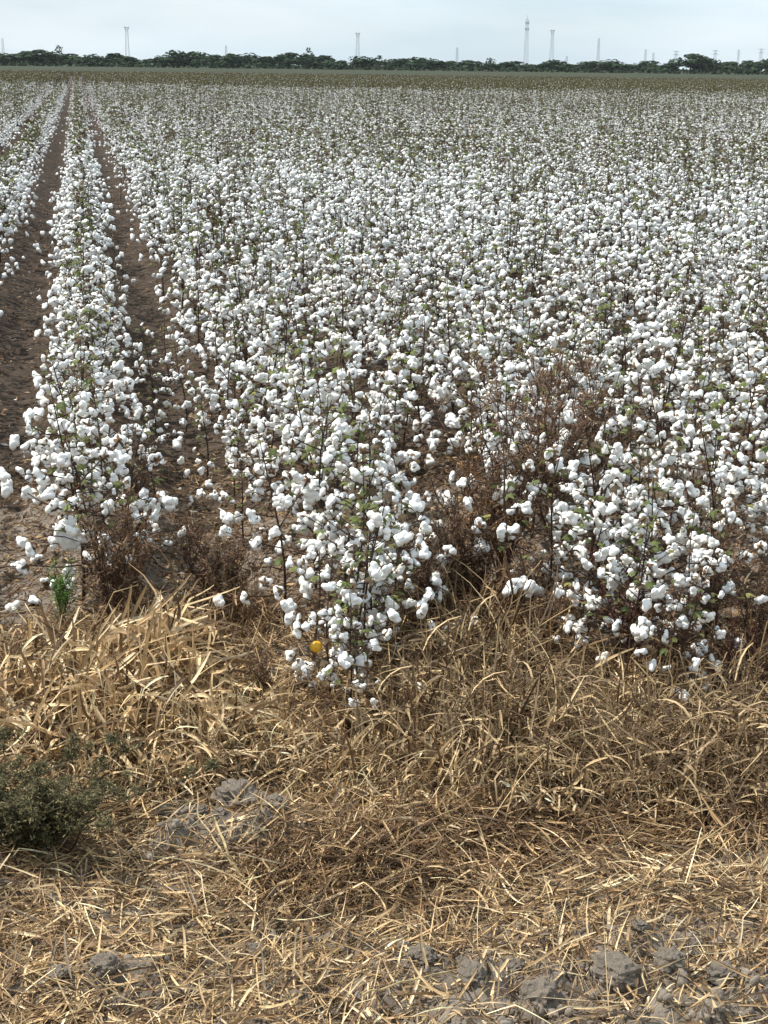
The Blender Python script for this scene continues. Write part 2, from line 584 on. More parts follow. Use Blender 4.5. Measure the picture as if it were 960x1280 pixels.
def gen_plant(seed, detail=2, green=False):
    """returns (stem MB, leaf MB, bolls [(pos, axis, scale, spin)])"""
    rng = np.random.default_rng(1000 + seed)
    st, lf, bolls = MB(), MB(), []
    h = rng.uniform(0.68, 0.86)
    lean = rng.normal(0, 0.05, 2)
    sc = STEMC[seed % 3]
    sides = (3, 4, 5)[detail]

    def spine(z):
        t = z / h
        return Vector((lean[0] * t * t + 0.010 * math.sin(7 * t + seed), lean[1] * t * t + 0.010 * math.cos(6 * t + seed), z))
    zs = np.linspace(-0.04, h + 0.07, (3, 5, 9)[detail])
    st.tube([spine(z) for z in zs], [0.0075 * (1 - 0.72 * max(z, 0) / h) for z in zs], sc, sides)
    z, i = rng.uniform(0.06, 0.12), 0
    az = rng.uniform(0, 6.28)
    while z < h - 0.03:
        t = z / h
        az += 2.4 + rng.uniform(-0.5, 0.5)
        if rng.random() < 0.93:
            Lb = (0.35 * (1 - 0.68 * t ** 1.6)) * rng.uniform(0.55, 1.2)
            el = rng.uniform(0.15, 0.75)
            p0 = spine(z)
            nseg = 3
            pts = [p0]
            a = az
            for k in range(nseg):
                a = a + rng.uniform(-0.5, 0.5)
                e = el + rng.uniform(-0.25, 0.25) - 0.12 * k
                pts.append(pts[-1] + Vector((math.cos(a) * math.cos(e), math.sin(a) * math.cos(e), math.sin(e))) * Lb / nseg)
            if detail >= 1 or rng.random() < 0.4:
                st.tube(pts, [0.0035, 0.003, 0.0024, 0.0016], sc, max(3, sides - 1))
            for k in range(1, nseg + 1):
                pr = (0.92 if k == nseg else 0.46) * (1.0 if t < 0.8 else 0.6)
                if rng.random() < pr:
                    aa = a + rng.uniform(-1.0, 1.0)
                    ee = rng.uniform(-0.6, 0.8)
                    ax = Vector((math.cos(aa) * math.cos(ee), math.sin(aa) * math.cos(ee), math.sin(ee)))
                    s = (0.50 + 0.48 * rng.random() ** 0.9) * (1.08 - 0.22 * t)
                    bolls.append((pts[k] + ax * 0.03 * s, ax, s, rng.uniform(0, 6.28)))
        z += rng.uniform(0.035, 0.062)
        i += 1
    for k in range((9, 17, 24)[detail] if not green else (16, 28, 34)[detail]):
        zz_ = rng.uniform(0.4 if detail else 0.6, 1.06) * h
        a = rng.uniform(0, 6.28)
        rr = rng.uniform(0.03, 0.22) * (1.25 - zz_ / h)
        p = spine(zz_) + Vector((math.cos(a) * rr, math.sin(a) * rr, 0.02))
        q = rng.random()
        c = (0.14, 0.165, 0.055) if q < 0.5 else (0.22, 0.21, 0.07) if q < 0.57 else (0.11, 0.078, 0.046)
        g = rng.uniform(0.7, 1.3)
        leaf(lf, p, (math.cos(a), math.sin(a), rng.uniform(-0.5, 0.3)), rng.uniform(0.025, 0.05) * (1.5 if detail == 0 else 1), tuple(v * g for v in c), rng)
    return st, lf, bolls


NP = 9
PLANTS = []
for s in range(NP):
    st, lf, bl = gen_plant(s, 2)
    PLANTS.append((st.mesh('stem', M_STEM), lf.mesh('foliage', M_LEAF), bl))

# where every plant of the field stands
ROW_START = {-2: 6.2, -1: 5.9, 0: 5.95, 1: 4.86, 2: 5.0, 3: 5.75, 4: 5.6, 5: 5.7}
prng = np.random.default_rng(42)
spots = []
for k in range(-12, 60):
    y = ROW_START.get(k, 5.6 + 0.3 * math.sin(k * 2.1))
    while y < 36:
        x = k * ROW + prng.normal(0, 0.05 if k < 1 or (k == 1 and y < 6.0) else 0.13)
        if k == 1 and y < 5.3:
            x -= 0.16 * (5.3 - y) / 0.45
        ang = math.degrees(math.atan2(x, y))
        clear = ((x - 1.52) / 0.28) ** 2 + ((y - 6.7) / 0.75) ** 2 < 1      # the big weed keeps the cotton out
        if -14 < ang < 36 and not clear and prng.random() > 0.03:
            spots.append((x, y, k))
            if k >= 1 and y > ROW_START.get(k, 5.7) + 0.5 and prng.random() < 0.42:      # rows that have sprawled into one another
                spots.append((k * ROW + (0.5 + prng.normal(0, 0.12)) * (1 if k > 1 or prng.random() < 0.8 else 0.45), y + 0.1, k))
        y += prng.uniform(0.13, 0.22) * (1.0 if y < 20 else 1.15) * (0.7 if y < ROW_START.get(k, 5.7) + 0.5 else 1)
spots += [(1.64, 5.62, 2), (1.72, 5.4, 2), (1.82, 5.2, 2), (1.95, 4.95, 2), (0.9, 5.02, 1), (0.78, 5.22, 1), (0.98, 5.15, 1), (1.9, 5.05, 2), (1.05, 5.5, 1), (0.72, 5.6, 1), (0.82, 4.70, 1), (0.86, 4.78, 1), (1.86, 4.82, 2), (2.02, 4.74, 2), (1.96, 4.62, 2),
          (0.62, 8.2, 1), (0.7, 7.5, 1), (0.36, 8.7, 0), (0.58, 9.3, 1), (0.3, 7.4, 0), (0.68, 6.8, 1), (0.42, 10.2, 0), (0.56, 11.0, 1)]
spots = np.array(spots)
px, py, pw = to_pix(np.c_[spots[:, :2], np.full(len(spots), 0.42)])
inview = (px > -25) & (px < 985) & (py < 1300)
order = np.argsort(np.where(inview, pw, 1e9))
NEAR = 300
near_ids = set(order[:NEAR].tolist())

ORD = ['first', 'second', 'third', 'fourth', 'fifth', 'sixth', 'seventh', 'eighth', 'ninth', 'tenth']
ROWNAME = {-1: 'row left of the bare brown furrow', 0: 'narrow row between the furrows', 1: 'row just right of the darker furrow',
           2: 'second row right of the furrows', 3: 'third row right of the furrows'}
HEADS = {(0, 0): 'cotton plant hemmed in by brown weeds at the end of the row between furrows',
         (1, 0): 'cotton plant with the lowest hanging bolls, next to the small yellow fruit',
         (2, 0): 'cotton plant behind the dry grass tangle at the near end of the second full row'}
counts = {}


def rowlabel(k):
    n = counts.get(k, 0)
    counts[k] = n + 1
    rown = ROWNAME.get(k, 'row %s right of the furrows' % ORD[k - 1] if 0 < k <= 10 else 'row far right of the furrows')
    if k > 3 and k <= 10:
        rown = '%s row right of the furrows' % ORD[k - 1]
    elif k > 10:
        rown = 'crowded rows far to the right of the furrows'
    elif k < -1:
        rown = 'outermost row past the brown furrow on the left'
    if (k, n) in HEADS:
        return HEADS[(k, n)], 'cotton plants in the ' + rown
    lim = {0: 10, 1: 10, 2: 8, 3: 4}.get(k, 0)
    if n < lim:
        return '%s cotton plant from the end, %s' % (ORD[n], rown), 'cotton plants in the ' + rown
    return 'cotton plant among many%s in the %s' % (' further back' if lim else '', rown), 'cotton plants in the ' + rown


boll_rot_cache = {}
for rank, i in enumerate(order[:NEAR]):
    x, y, k = spots[i]
    v = int(prng.integers(NP))
    sme, lme, bl = PLANTS[v]
    e = link('cotton_plant', None, None, (x, y, float(gz(x, y)) - 0.01), (0, 0, prng.uniform(0, 6.28)), prng.uniform(0.86, 1.12) * (0.74 if y < 5.0 or 0.25 < x < 0.72 else 0.86 if y < 5.3 else 1.0))
    e.empty_display_size = 0.1
    lab, grp = rowlabel(int(k))
    tag(e, lab, 'cotton plant', grp)
    link('stem', sme, e)
    link('foliage', lme, e)
    for j, (p, ax, s, spin) in enumerate(bl):
        if k == 1 and y < 5.8:                       # nothing hangs in front of the yellow fruit
            c_, s_ = math.cos(e.rotation_euler.z) * e.scale.x, math.sin(e.rotation_euler.z) * e.scale.x
            u_, w_, _d = to_pix((x + p.x * c_ - p.y * s_, y + p.x * s_ + p.y * c_, e.location.z + p.z * e.scale.x))
            if math.hypot(u_[0] - 395, w_[0] - 808) < 24:
                continue
        key = (v, j)
        if key not in boll_rot_cache:
            q = ax.to_track_quat('Z', 'X').to_matrix() @ Matrix.Rotation(spin, 3, 'Z')
            boll_rot_cache[key] = q.to_euler()
        b = link('boll', (BOLL if rank < 60 else BOLL_FAR)[(v * 5 + j) % NB], e, p, boll_rot_cache[key], s)
        if rank < 60:
            link('bur', BUR[j % 4], b)


# the rest of the field: one mass
def plant_lod(seed, detail, sub, nmax, green=False):
    """one merged template: V, F(tri), C, M"""
    st, lf, bl = gen_plant(seed, detail, green)
    rng = np.random.default_rng(seed + 77)
    V, F, C, M, o = [], [], [], [], 0
    for mb in (st, lf):
        v, f, c, _ = mb.arrays()
        t = np.concatenate([f[:, [0, 1, 2]], f[:, [0, 2, 3]]]) + o
        V.append(v)
        F.append(t)
        C.append(c)
        M.append(np.ones(len(t)))
        o += len(v)
    bl = list(bl)
    rng.shuffle(bl)
    for j, (p, ax, s, spin) in enumerate(bl[:nmax]):
        if sub == 0:
            v = np.array([(1, 0, 0), (-1, 0, 0), (0, 1, 0), (0, -1, 0), (0, 0, 1), (0, 0, -1)], float) * 0.034 * rng.uniform(0.7, 1.15, (6, 1))
            f = np.array([(0, 2, 4), (2, 1, 4), (1, 3, 4), (3, 0, 4), (2, 0, 5), (1, 2, 5), (3, 1, 5), (0, 3, 5)])
        else:
            v, f = boll_shape((seed * 3 + j) % 12, sub)
        q = np.array(ax.to_track_quat('Z', 'X').to_matrix() @ Matrix.Rotation(spin, 3, 'Z'))
        v = (v * s) @ q.T + np.array(p)
        V.append(v)
        F.append(f + o)
        C.append(np.full((len(v), 3), 0.8))
        M.append(np.zeros(len(f)))
        o += len(v)
    return np.concatenate(V), np.concatenate(F), np.concatenate(C), np.concatenate(M)


def scatter(templates, pts, rng, smin=0.82, smax=1.18, greens=None):
    V, F, C, M, o = [], [], [], [], 0
    which = rng.integers(len(templates), size=len(pts))
    if greens:                                        # leafier plants stand in drifts
        g = (fbm(pts[:, 0] * 0.8, pts[:, 1] * 0.4, 63, 3) + rng.normal(0, 0.07, len(pts))) > 0.62
        which = np.where(g, len(templates) + rng.integers(len(greens), size=len(pts)), which)
        templates = list(templates) + list(greens)
    for t, (tv, tf, tcl, tm) in enumerate(templates):
        P = pts[which == t]
        if not len(P):
            continue
        a = rng.uniform(0, 6.283, len(P))
        s = rng.uniform(smin, smax, len(P))
        ca, sa = np.cos(a) * s, np.sin(a) * s
        X = tv[None, :, 0] * ca[:, None] - tv[None, :, 1] * sa[:, None] + P[:, 0:1]
        Y = tv[None, :, 0] * sa[:, None] + tv[None, :, 1] * ca[:, None] + P[:, 1:2]
        Z = tv[None, :, 2] * s[:, None] + P[:, 2:3]
        V.append(np.stack([X, Y, Z], -1).reshape(-1, 3).astype(np.float32))
        F.append((tf[None] + (np.arange(len(P)) * len(tv))[:, None, None] + o).reshape(-1, 3))
        C.append(np.tile(tcl, (len(P), 1)))
        M.append(np.tile(tm, len(P)))
        o += len(P) * len(tv)
    return np.concatenate(V), np.concatenate(F), np.concatenate(C), np.concatenate(M)


rest = np.array([i for i in range(len(spots)) if i not in near_ids])
rp_ = np.c_[spots[rest, :2], gz(spots[rest, 0], spots[rest, 1]) - 0.01]


def rows(y0, y1, step, kmin, kmax):
    out = []
    for k in range(kmin, kmax):
        n = int((y1 - y0) / step)
        y = y0 + (np.arange(n) + prng.uniform(0, 1, n)) * step
        x = k * ROW + prng.normal(0, 0.06 if k < 1 else 0.16, n)
        a = np.degrees(np.arctan2(x, y))
        m = (a > -9) & (a < 31)
        out.append(np.c_[x, y][m])
    o = np.concatenate(out)
    return np.c_[o, gz(o[:, 0], o[:, 1]) - 0.01]


srng = np.random.default_rng(5)
T1 = [plant_lod(s, 1, 2, 99) for s in range(6)]
T2 = [plant_lod(s, 0, 1, 17) for s in range(6)]
T3 = [plant_lod(s, 0, 0, 15) for s in range(6)]
G1 = [plant_lod(s + 40, 1, 2, 9, True) for s in range(3)]
G2 = [plant_lod(s + 40, 0, 1, 7, True) for s in range(3)]
G3 = [plant_lod(s + 40, 0, 0, 5, True) for s in range(3)]
T4 = [plant_lod(s + 20, 0, 0, 12) for s in range(5)]        # the far end: leafier plants with fewer open bolls on show
T5 = [plant_lod(s + 30, 0, 0, 1 + s % 2) for s in range(5)]
far = rows(82, 130, 0.36, -24, 84)
df = far[:, 1] + 0.9 * np.clip(far[:, 0] - 2, 0, 26) + 40 * (fbm(far[:, 0] * 0.08, far[:, 1] * 0.08, 29) - 0.5) + prng.normal(0, 13, len(far))
mid = rows(52, 82, 0.25, -16, 52)
dm = mid[:, 1] + 0.8 * np.clip(mid[:, 0] - 6, 0, 30) + 26 * (fbm(mid[:, 0] * 0.15, mid[:, 1] * 0.1, 83) - 0.5)
brownish = lambda Ts: [(v, f, np.where(c > 0.79, c, c * np.array([0.82, 0.80, 0.66])), m) for v, f, c, m in Ts]
T5 = brownish(T5)
T4 = brownish(T4)
parts = [scatter(T1, rp_[rp_[:, 1] < 24], srng, greens=G1), scatter(T2, rp_[rp_[:, 1] >= 24], srng, greens=G2),
         scatter(T2, rows(36, 52, 0.24, -10, 36), srng, greens=G2), scatter(T3, mid[dm < 88], srng, greens=G3), scatter(T4, mid[dm >= 88], srng, greens=G3),
         scatter(T4, far[df < 124], srng, 0.9, 1.2, G3), scatter(T5, far[df >= 124], srng, 1.0, 1.3), scatter(T5, rows(130, 236, 0.6, -36, 145), srng, 1.0, 1.3)]
V, F, C, M, o = [], [], [], [], 0
for v, f, c, m in parts:
    V.append(v); F.append(f + o); C.append(c); M.append(m)
    o += len(v)
fm = np_mesh('cotton_field', np.concatenate(V), np.concatenate(F), [M_LINT, M_LEAF], np.concatenate(C), np.concatenate(M), True)
tag(link('cotton_field', fm), 'mass of white cotton rows running back to the far end of the field', 'cotton field', kind='stuff')
print('field tris', len(fm.polygons), 'plants', len(spots))

# ------------------------------------------------------------------ straw on the verge
STRAW = [(0.62, 0.45, 0.245, 5), (0.45, 0.30, 0.155, 4), (0.25, 0.155, 0.08, 4), (0.12, 0.073, 0.041, 3.5), (0.76, 0.60, 0.38, 3), (0.22, 0.175, 0.13, 1)]
BROWNS = [(0.25, 0.15, 0.072, 3), (0.16, 0.092, 0.047, 4), (0.1, 0.058, 0.031, 3), (0.42, 0.28, 0.14, 1.5)]


def straw_layer(n, xr, yr, rng, dens, lmin, lmax, wmin, wmax, zlift, pal, seg=4):
    x = rng.uniform(*xr, n)
    y = rng.uniform(*yr, n)
    keep = rng.random(n) < dens(x, y)
    x, y = x[keep], y[keep]
    n = len(x)
    pile = np.clip(fbm(x * 4, y * 4, 55, 3) - 0.35, 0, 1)
    z = gz(x, y) + rng.uniform(0.002, 1, n) ** 1.6 * zlift * (0.4 + 1.8 * pile)
    # blades lie in swathes: neighbours share a direction
    az = (fbm(x * 1.6, y * 1.6, 77, 2) - 0.5) * 5 + rng.normal(0, 0.75, n)
    az = np.where(rng.random(n) < 0.25, rng.uniform(0, 6.28, n), az)
    az = np.where(rng.random(n) < 0.5, az + math.pi, az)
    L = rng.uniform(lmin, lmax, n) * rng.uniform(0.6, 1.2, n)
    base = np.stack([x, y, z], 1)
    V, F, C = blades(base, az, rng.normal(0.14, 0.26, n), rng.normal(-0.3, 0.55, n), L, rng.uniform(wmin, wmax, n),
                     rng.normal(0, 0.7, n), palette(n, pal, rng), seg, rng.normal(0, 0.3, n), 0.9, 0.22)
    V[:, 2] = np.maximum(V[:, 2], gz(V[:, 0], V[:, 1]) + 0.002)
    return V, F, C


def d_verge(x, y):
    d = 1 - 0.78 * np.clip(bare(x, y) * 1.3, 0, 1)
    edge = 5.75 + 0.35 * np.sin(x * 2.4 + 1) - 0.5 * np.clip(x - 0.4, 0, 1)
    return d * np.clip((edge - y) / 0.6 + 0.12, 0.02, 1) * (0.45 + 0.55 * np.clip(fbm(x * 3, y * 3, 12) * 2.4 - 0.5, 0, 1))


rng = np.random.default_rng(11)
lay = [straw_layer(116000, (-2.2, 4.6), (2.5, 6.4), rng, d_verge, 0.03, 0.13, 0.002, 0.007, 0.035, STRAW, 3),
       straw_layer(58000, (-2.2, 4.6), (2.5, 6.4), rng, d_verge, 0.05, 0.19, 0.004, 0.011, 0.045, STRAW, 5),
       straw_layer(11000, (-2.2, 4.6), (2.5, 5.8), rng, d_verge, 0.14, 0.3, 0.002, 0.005, 0.06, STRAW, 5),
       straw_layer(96000, (-2.2, 4.6), (2.5, 8.5), rng, lambda x, y: 0.75 - 0.6 * np.clip(bare(x, y) * 1.3, 0, 1), 0.02, 0.09, 0.003, 0.010, 0.012, BROWNS, 3),
       straw_layer(30000, (0.4, 3.0), (3.4, 4.3), rng, lambda x, y: np.exp(-((y - 3.86 + 0.08 * np.sin(x * 3)) / 0.17) ** 2), 0.04, 0.14, 0.003, 0.009, 0.075, BROWNS, 3)]
V, F, C = join(lay)
tag(link('straw', np_mesh('straw', V, F, M_STRAW, C)), 'loose dry straw matted over the soil of the verge', 'straw', kind='stuff')

# litter of dead leaves and lint on the furrow floors
n = 34000
x = rng.uniform(-1.6, 5, n)
y = 5.5 + rng.random(n) ** 2.2 * 22
a = rng.uniform(0, 6.28, n)
V, F, C = blades(np.stack([x, y, gz(x, y) + 0.004], 1), a, rng.normal(0.15, 0.3, n), rng.normal(0, 1.2, n), rng.uniform(0.015, 0.06, n),
                 rng.uniform(0.006, 0.03, n), rng.normal(0, 0.7, n), palette(n, BROWNS + [(0.13, 0.07, 0.04, 5), (0.7, 0.68, 0.64, 0.35)], rng), 2, 0.0)
V[:, 2] = np.maximum(V[:, 2], gz(V[:, 0], V[:, 1]) + 0.003)
tag(link('fallen_leaves', np_mesh('fallen_leaves', V, F, M_STRAW, C)), 'dead leaves and bits fallen on the furrow floors', 'leaf litter', kind='stuff')

# crumbs of soil
n = 30000
x = rng.uniform(-1.4, 3.6, n)
y = 2.5 + 6 * rng.random(n) ** 1.6
keep = rng.random(n) < np.where(y < 5, bare(x, y) * 1.3 + 0.05, 0.5)
x, y = x[keep], y[keep]
s = 0.0025 + 0.014 * rng.random(len(x)) ** 4
P = np.c_[x, y, gz(x, y) + s * 0.3]
D, F1 = ICO[2]
crumb = (D * 1.0)
V = (crumb[None] * (1 + 0.35 * np.sin(D[None] @ rng.normal(0, 2.2, (len(x), 3, 1)) + rng.uniform(0, 6, (len(x), 1, 1))) + 0.2 * np.sin(D[None] @ rng.normal(0, 6, (len(x), 3, 1))) + 0.2 * rng.random((len(x), len(D), 1))) * s[:, None, None] * rng.uniform(0.6, 1.2, (len(x), 1, 3)) + P[:, None]).reshape(-1, 3)
F = (F1[None] + (np.arange(len(x)) * len(D))[:, None, None]).reshape(-1, 3)
tag(link('soil_gravel', np_mesh('soil_gravel', V, F, M_CLOD, smooth=True)), 'small crumbs of dry grey soil', 'soil crumbs', kind='stuff')


# ------------------------------------------------------------------ clods
def clod_mesh(seed):
    D, F = ICO[4]
    rr = random.Random(seed)
    off = Vector((seed * 3.7, seed, 0))
    sx, sy, sz = rr.uniform(0.9, 1.25), rr.uniform(0.8, 1.05), rr.uniform(0.55, 0.75)
    V = []
    for d in D:
        p = Vector(d)
        v, _ = noise.voronoi(p * 2.1 + off)
        w_, _ = noise.voronoi(p * 5.5 + off)
        r = 0.95 - 0.30 * v[0] - 0.16 * w_[0] + 0.22 * noise.fractal(p * 1.6 + off, 0.9, 2.1, 6) + 0.05 * noise.noise(p * 14)
        q = p * r
        V.append((q.x * sx, q.y * sy, q.z * sz))
    return np_mesh('soil_clod', np.array(V), F, M_CLOD, smooth=False)


CLODS = [clod_mesh(s) for s in range(7)]
clod_list = [  # pixel of its foot, half width in metres, label
    (300, 1014, .105, 'biggest grey soil clod below the dry grass, beside the dark green shrub'),
    (345, 1022, .05, 'small soil clod close against the large clod below the dry grass'),
    (240, 1022, .06, 'grey soil clod between the dark green shrub and the large clod'),
    (275, 1040, .032, 'little soil clod in front of the large clod by the green shrub'),
    (205, 1018, .040, 'flat soil clod at the foot of the dark green shrub'),
    (132, 1222, .050, 'rounded grey soil clod poking out of the straw at lower left'),
    (150, 1248, .045, 'pale soil clod in front of the rounded clod at lower left'),
    (72, 1222, .035, 'small dark soil clod leftmost of those poking through the straw'),
    (185, 1240, .028, 'small soil clod at the end of the lower left clods'),
    (230, 1238, .036, 'soil clod half buried in straw between the lower left clods and the bottom middle'),
    (320, 1186, .045, 'flat soil clod alone in the straw above the bottom left clods'),
    (680, 1264, .085, 'largest pale soil clod at the bottom edge, lying right of the middle'),
    (775, 1244, .075, 'tall rough soil clod beside the largest pale clod'),
    (592, 1250, .045, 'dark angular soil clod just left of the largest pale clod'),
    (530, 1204, .045, 'soil clod under a fan of pale straw in the lower middle'),
    (840, 1228, .050, 'rounded soil clod right of the tall rough clod'),
    (905, 1232, .045, 'soil clod with straw across it near the lower right corner'),
    (945, 1262, .040, 'soil clod in the lower right corner'),
    (730, 1218, .036, 'small soil clod behind the gap between the two biggest clods'),
    (505, 1268, .036, 'small soil clod at the bottom edge in the middle'),
    (860, 1262, .040, 'low soil clod at the bottom edge right of the tall rough clod'),
    (640, 1216, .036, 'soil clod partly covered by straw behind the largest pale clod'),
    (420, 1258, .028, 'small soil clod in straw at the bottom edge, left of the middle'),
    (800, 1190, .030, 'small soil clod in the straw behind the tall rough clod'),
    (870, 1185, .034, 'small soil clod in the thin straw furthest back on the right'),
]
for j, (a, b, s, lab) in enumerate(clod_list):
    x, y, z = gpos(a, b)
    o = link('soil_clod', CLODS[j % 7], None, (x, y + s * 0.5, z + s * 0.22), (random.uniform(-.3, .3), random.uniform(-.3, .3), random.uniform(0, 6.28)), s)
    tag(o, lab, 'soil clod', 'clods of soil on the verge')


# ------------------------------------------------------------------ dry grass clumps
def grass_clump(seed, nb, hgt, spread_, wmin, wmax, pal, lean=(0, 0), droop=1.0, brush=1.0):
    """brush: share of broken, kinked pieces caught in the clump, beside the blades that still arch from its foot"""
    rng = np.random.default_rng(seed)
    la = math.atan2(lean[1], lean[0])
    w = min(1, math.hypot(*lean))

    def arch(n):
        r = spread_ * rng.random(n) ** 0.6
        t = rng.uniform(0, 6.28, n)
        base = np.stack([r * np.cos(t), r * np.sin(t), np.full(n, -0.01)], 1)
        az = t + rng.normal(0, 0.9, n)
        az = np.where(rng.random(n) < w, la + rng.normal(0, 0.7, n), az)
        return blades(base, az, rng.uniform(0.6, 1.45, n), -rng.uniform(0.2, 2.6, n) * droop, hgt * rng.uniform(0.4, 1.15, n), rng.uniform(wmin, wmax, n),
                      rng.normal(0, 0.9, n), palette(n, pal, rng), 7, rng.normal(0, 0.8, n), 1.0, 0.3)
    B = [arch(nb)]
    n = int(nb * 3 * brush)
    if n:
        r = spread_ * 1.7 * rng.random(n) ** 0.5
        t = rng.uniform(0, 6.28, n)
        z = rng.random(n) ** 1.3 * hgt * 0.62 * np.clip(1.15 - r / (spread_ * 1.9), 0.1, 1)
        base = np.stack([r * np.cos(t) + lean[0] * z * 0.6, r * np.sin(t) + lean[1] * z * 0.6, z], 1)
        az = np.where(rng.random(n) < w, la + rng.normal(0, 0.9, n), rng.uniform(0, 6.28, n))
        B.append(blades(base, az, rng.normal(0.25, 0.7, n), rng.normal(-0.6, 1.0, n), hgt * rng.uniform(0.12, 0.5, n), rng.uniform(wmin, wmax, n) * 1.1,
                        rng.normal(0, 0.9, n), palette(n, pal, rng), 5, rng.normal(0, 0.8, n), 0.95, 0.3))
    V, F, C = join(B)
    V[:, 2] = np.maximum(V[:, 2], 0.004)
    mb = MB()
    ns = max(4, nb // 12)
    for k in range(ns):
        t = rng.uniform(0, 6.28)
        p = Vector((spread_ * 0.7 * rng.random() * math.cos(t), spread_ * 0.7 * rng.random() * math.sin(t), -0.02))
        a = la + rng.normal(0, 0.9) if rng.random() < w else t
        e, pts = rng.uniform(0.6, 1.5), [p]
        brk = rng.integers(2, 6)
        for q in range(6):
            pts.append(pts[-1] + Vector((math.cos(a) * math.cos(e), math.sin(a) * math.cos(e), math.sin(e))) * hgt * rng.uniform(0.7, 1.1) / 6)
            e -= rng.uniform(0.0, 0.15) * droop + (rng.uniform(0.5, 1.3) if q == brk else 0)
            a += rng.normal(0, 0.1)
        g = rng.uniform(0.6, 1.25)
        mb.tube(pts, [0.0030 - 0.0003 * i for i in range(7)], (0.40 * g, 0.285 * g, 0.145 * g), 4)
    return np_mesh('blade_tuft', V, F, M_STRAW, C), mb.mesh('stalk', M_STRAW)


PALE = [(0.66, 0.49, 0.28, 5), (0.47, 0.32, 0.17, 4), (0.25, 0.158, 0.083, 4), (0.12, 0.075, 0.042, 3), (0.8, 0.65, 0.43, 3)]
DULL = [(0.44, 0.32, 0.185, 4), (0.27, 0.185, 0.105, 4), (0.125, 0.077, 0.042, 5), (0.66, 0.48, 0.27, 2.2)]
G_LEAFY = [grass_clump(s, 70, 0.41, 0.12, 0.005, 0.0165, PALE, (0.5, -0.45), 1.7, 2.2) for s in (1, 2, 3)]
G_TANGLE = [grass_clump(s, 70, 0.40, 0.17, 0.003, 0.009, DULL, (0.1, -0.3), 0.9, 3.2) for s in (11, 12, 13)]
G_SHORT = [grass_clump(s, 40, 0.24, 0.13, 0.004, 0.012, PALE, (0.2, -0.5), 1.1, 2.5) for s in (21, 22)]
G_FINE = [grass_clump(s, 60, 0.30, 0.15, 0.002, 0.008, BROWNS, (0, 0), 0.8, 3.0) for s in (31, 32)]


def clump(px_, py_, kind, sc, label, group):
    x, y, z = gpos(px_, py_)
    bt, stk = kind[random.randrange(len(kind))]
    e = link('dry_grass_clump', None, None, (x, y, z), (0, 0, random.uniform(-0.6, 0.6)), sc)
    tag(e, label, 'dry grass', group)
    link('blade_tuft', bt, e)
    link('stalk', stk, e)


LG, RG = 'leafy dry grass clumps on the left of the verge', 'tangled dry grass clumps on the right of the verge'
for a, b, kd, sc, lab in [
    (150, 872, G_LEAFY, 1.5, 'tallest leafy straw coloured grass clump, under the brown weed at the row end'),
    (40, 880, G_LEAFY, 1.25, 'leafy straw coloured grass clump at the left edge behind the green shrub'),
    (105, 915, G_LEAFY, 1.2, 'leafy dry grass clump just behind the dark green shrub'),
    (200, 930, G_LEAFY, 1.15, 'broad bladed dry grass clump drooping over the grey clods'),
    (235, 960, G_LEAFY, 0.8, 'low pale grass clump nearest the largest clod beside the shrub'),
    (160, 960, G_SHORT, 1.1, 'short pale grass clump beside the right end of the green shrub'),
    (15, 820, G_SHORT, 1.2, 'short pale grass clump below the scattered bolls at the left edge'),
    (245, 775, G_FINE, 1.2, 'fine brown grass clump in the furrow beside the small brown weed'),
    (310, 770, G_FINE, 1.0, 'fine brown grass clump at the foot of the first row beside the furrow'),
    (285, 890, G_SHORT, 1.1, 'low brownish grass clump between the leafy grass and the yellow fruit'),
    (80, 830, G_FINE, 1.0, 'fine brown grass clump under the bright green weed'),
    (330, 930, G_SHORT, 1.0, 'low sparse grass clump below and left of the lowest cotton boll'),
    (270, 830, G_FINE, 0.8, 'thin brown grass clump at the mouth of the darker furrow'),
    (195, 825, G_LEAFY, 1.0, 'dry grass clump with two wide bent leaves at the row end'),
]:
    clump(a, b, kd, sc, lab, LG)
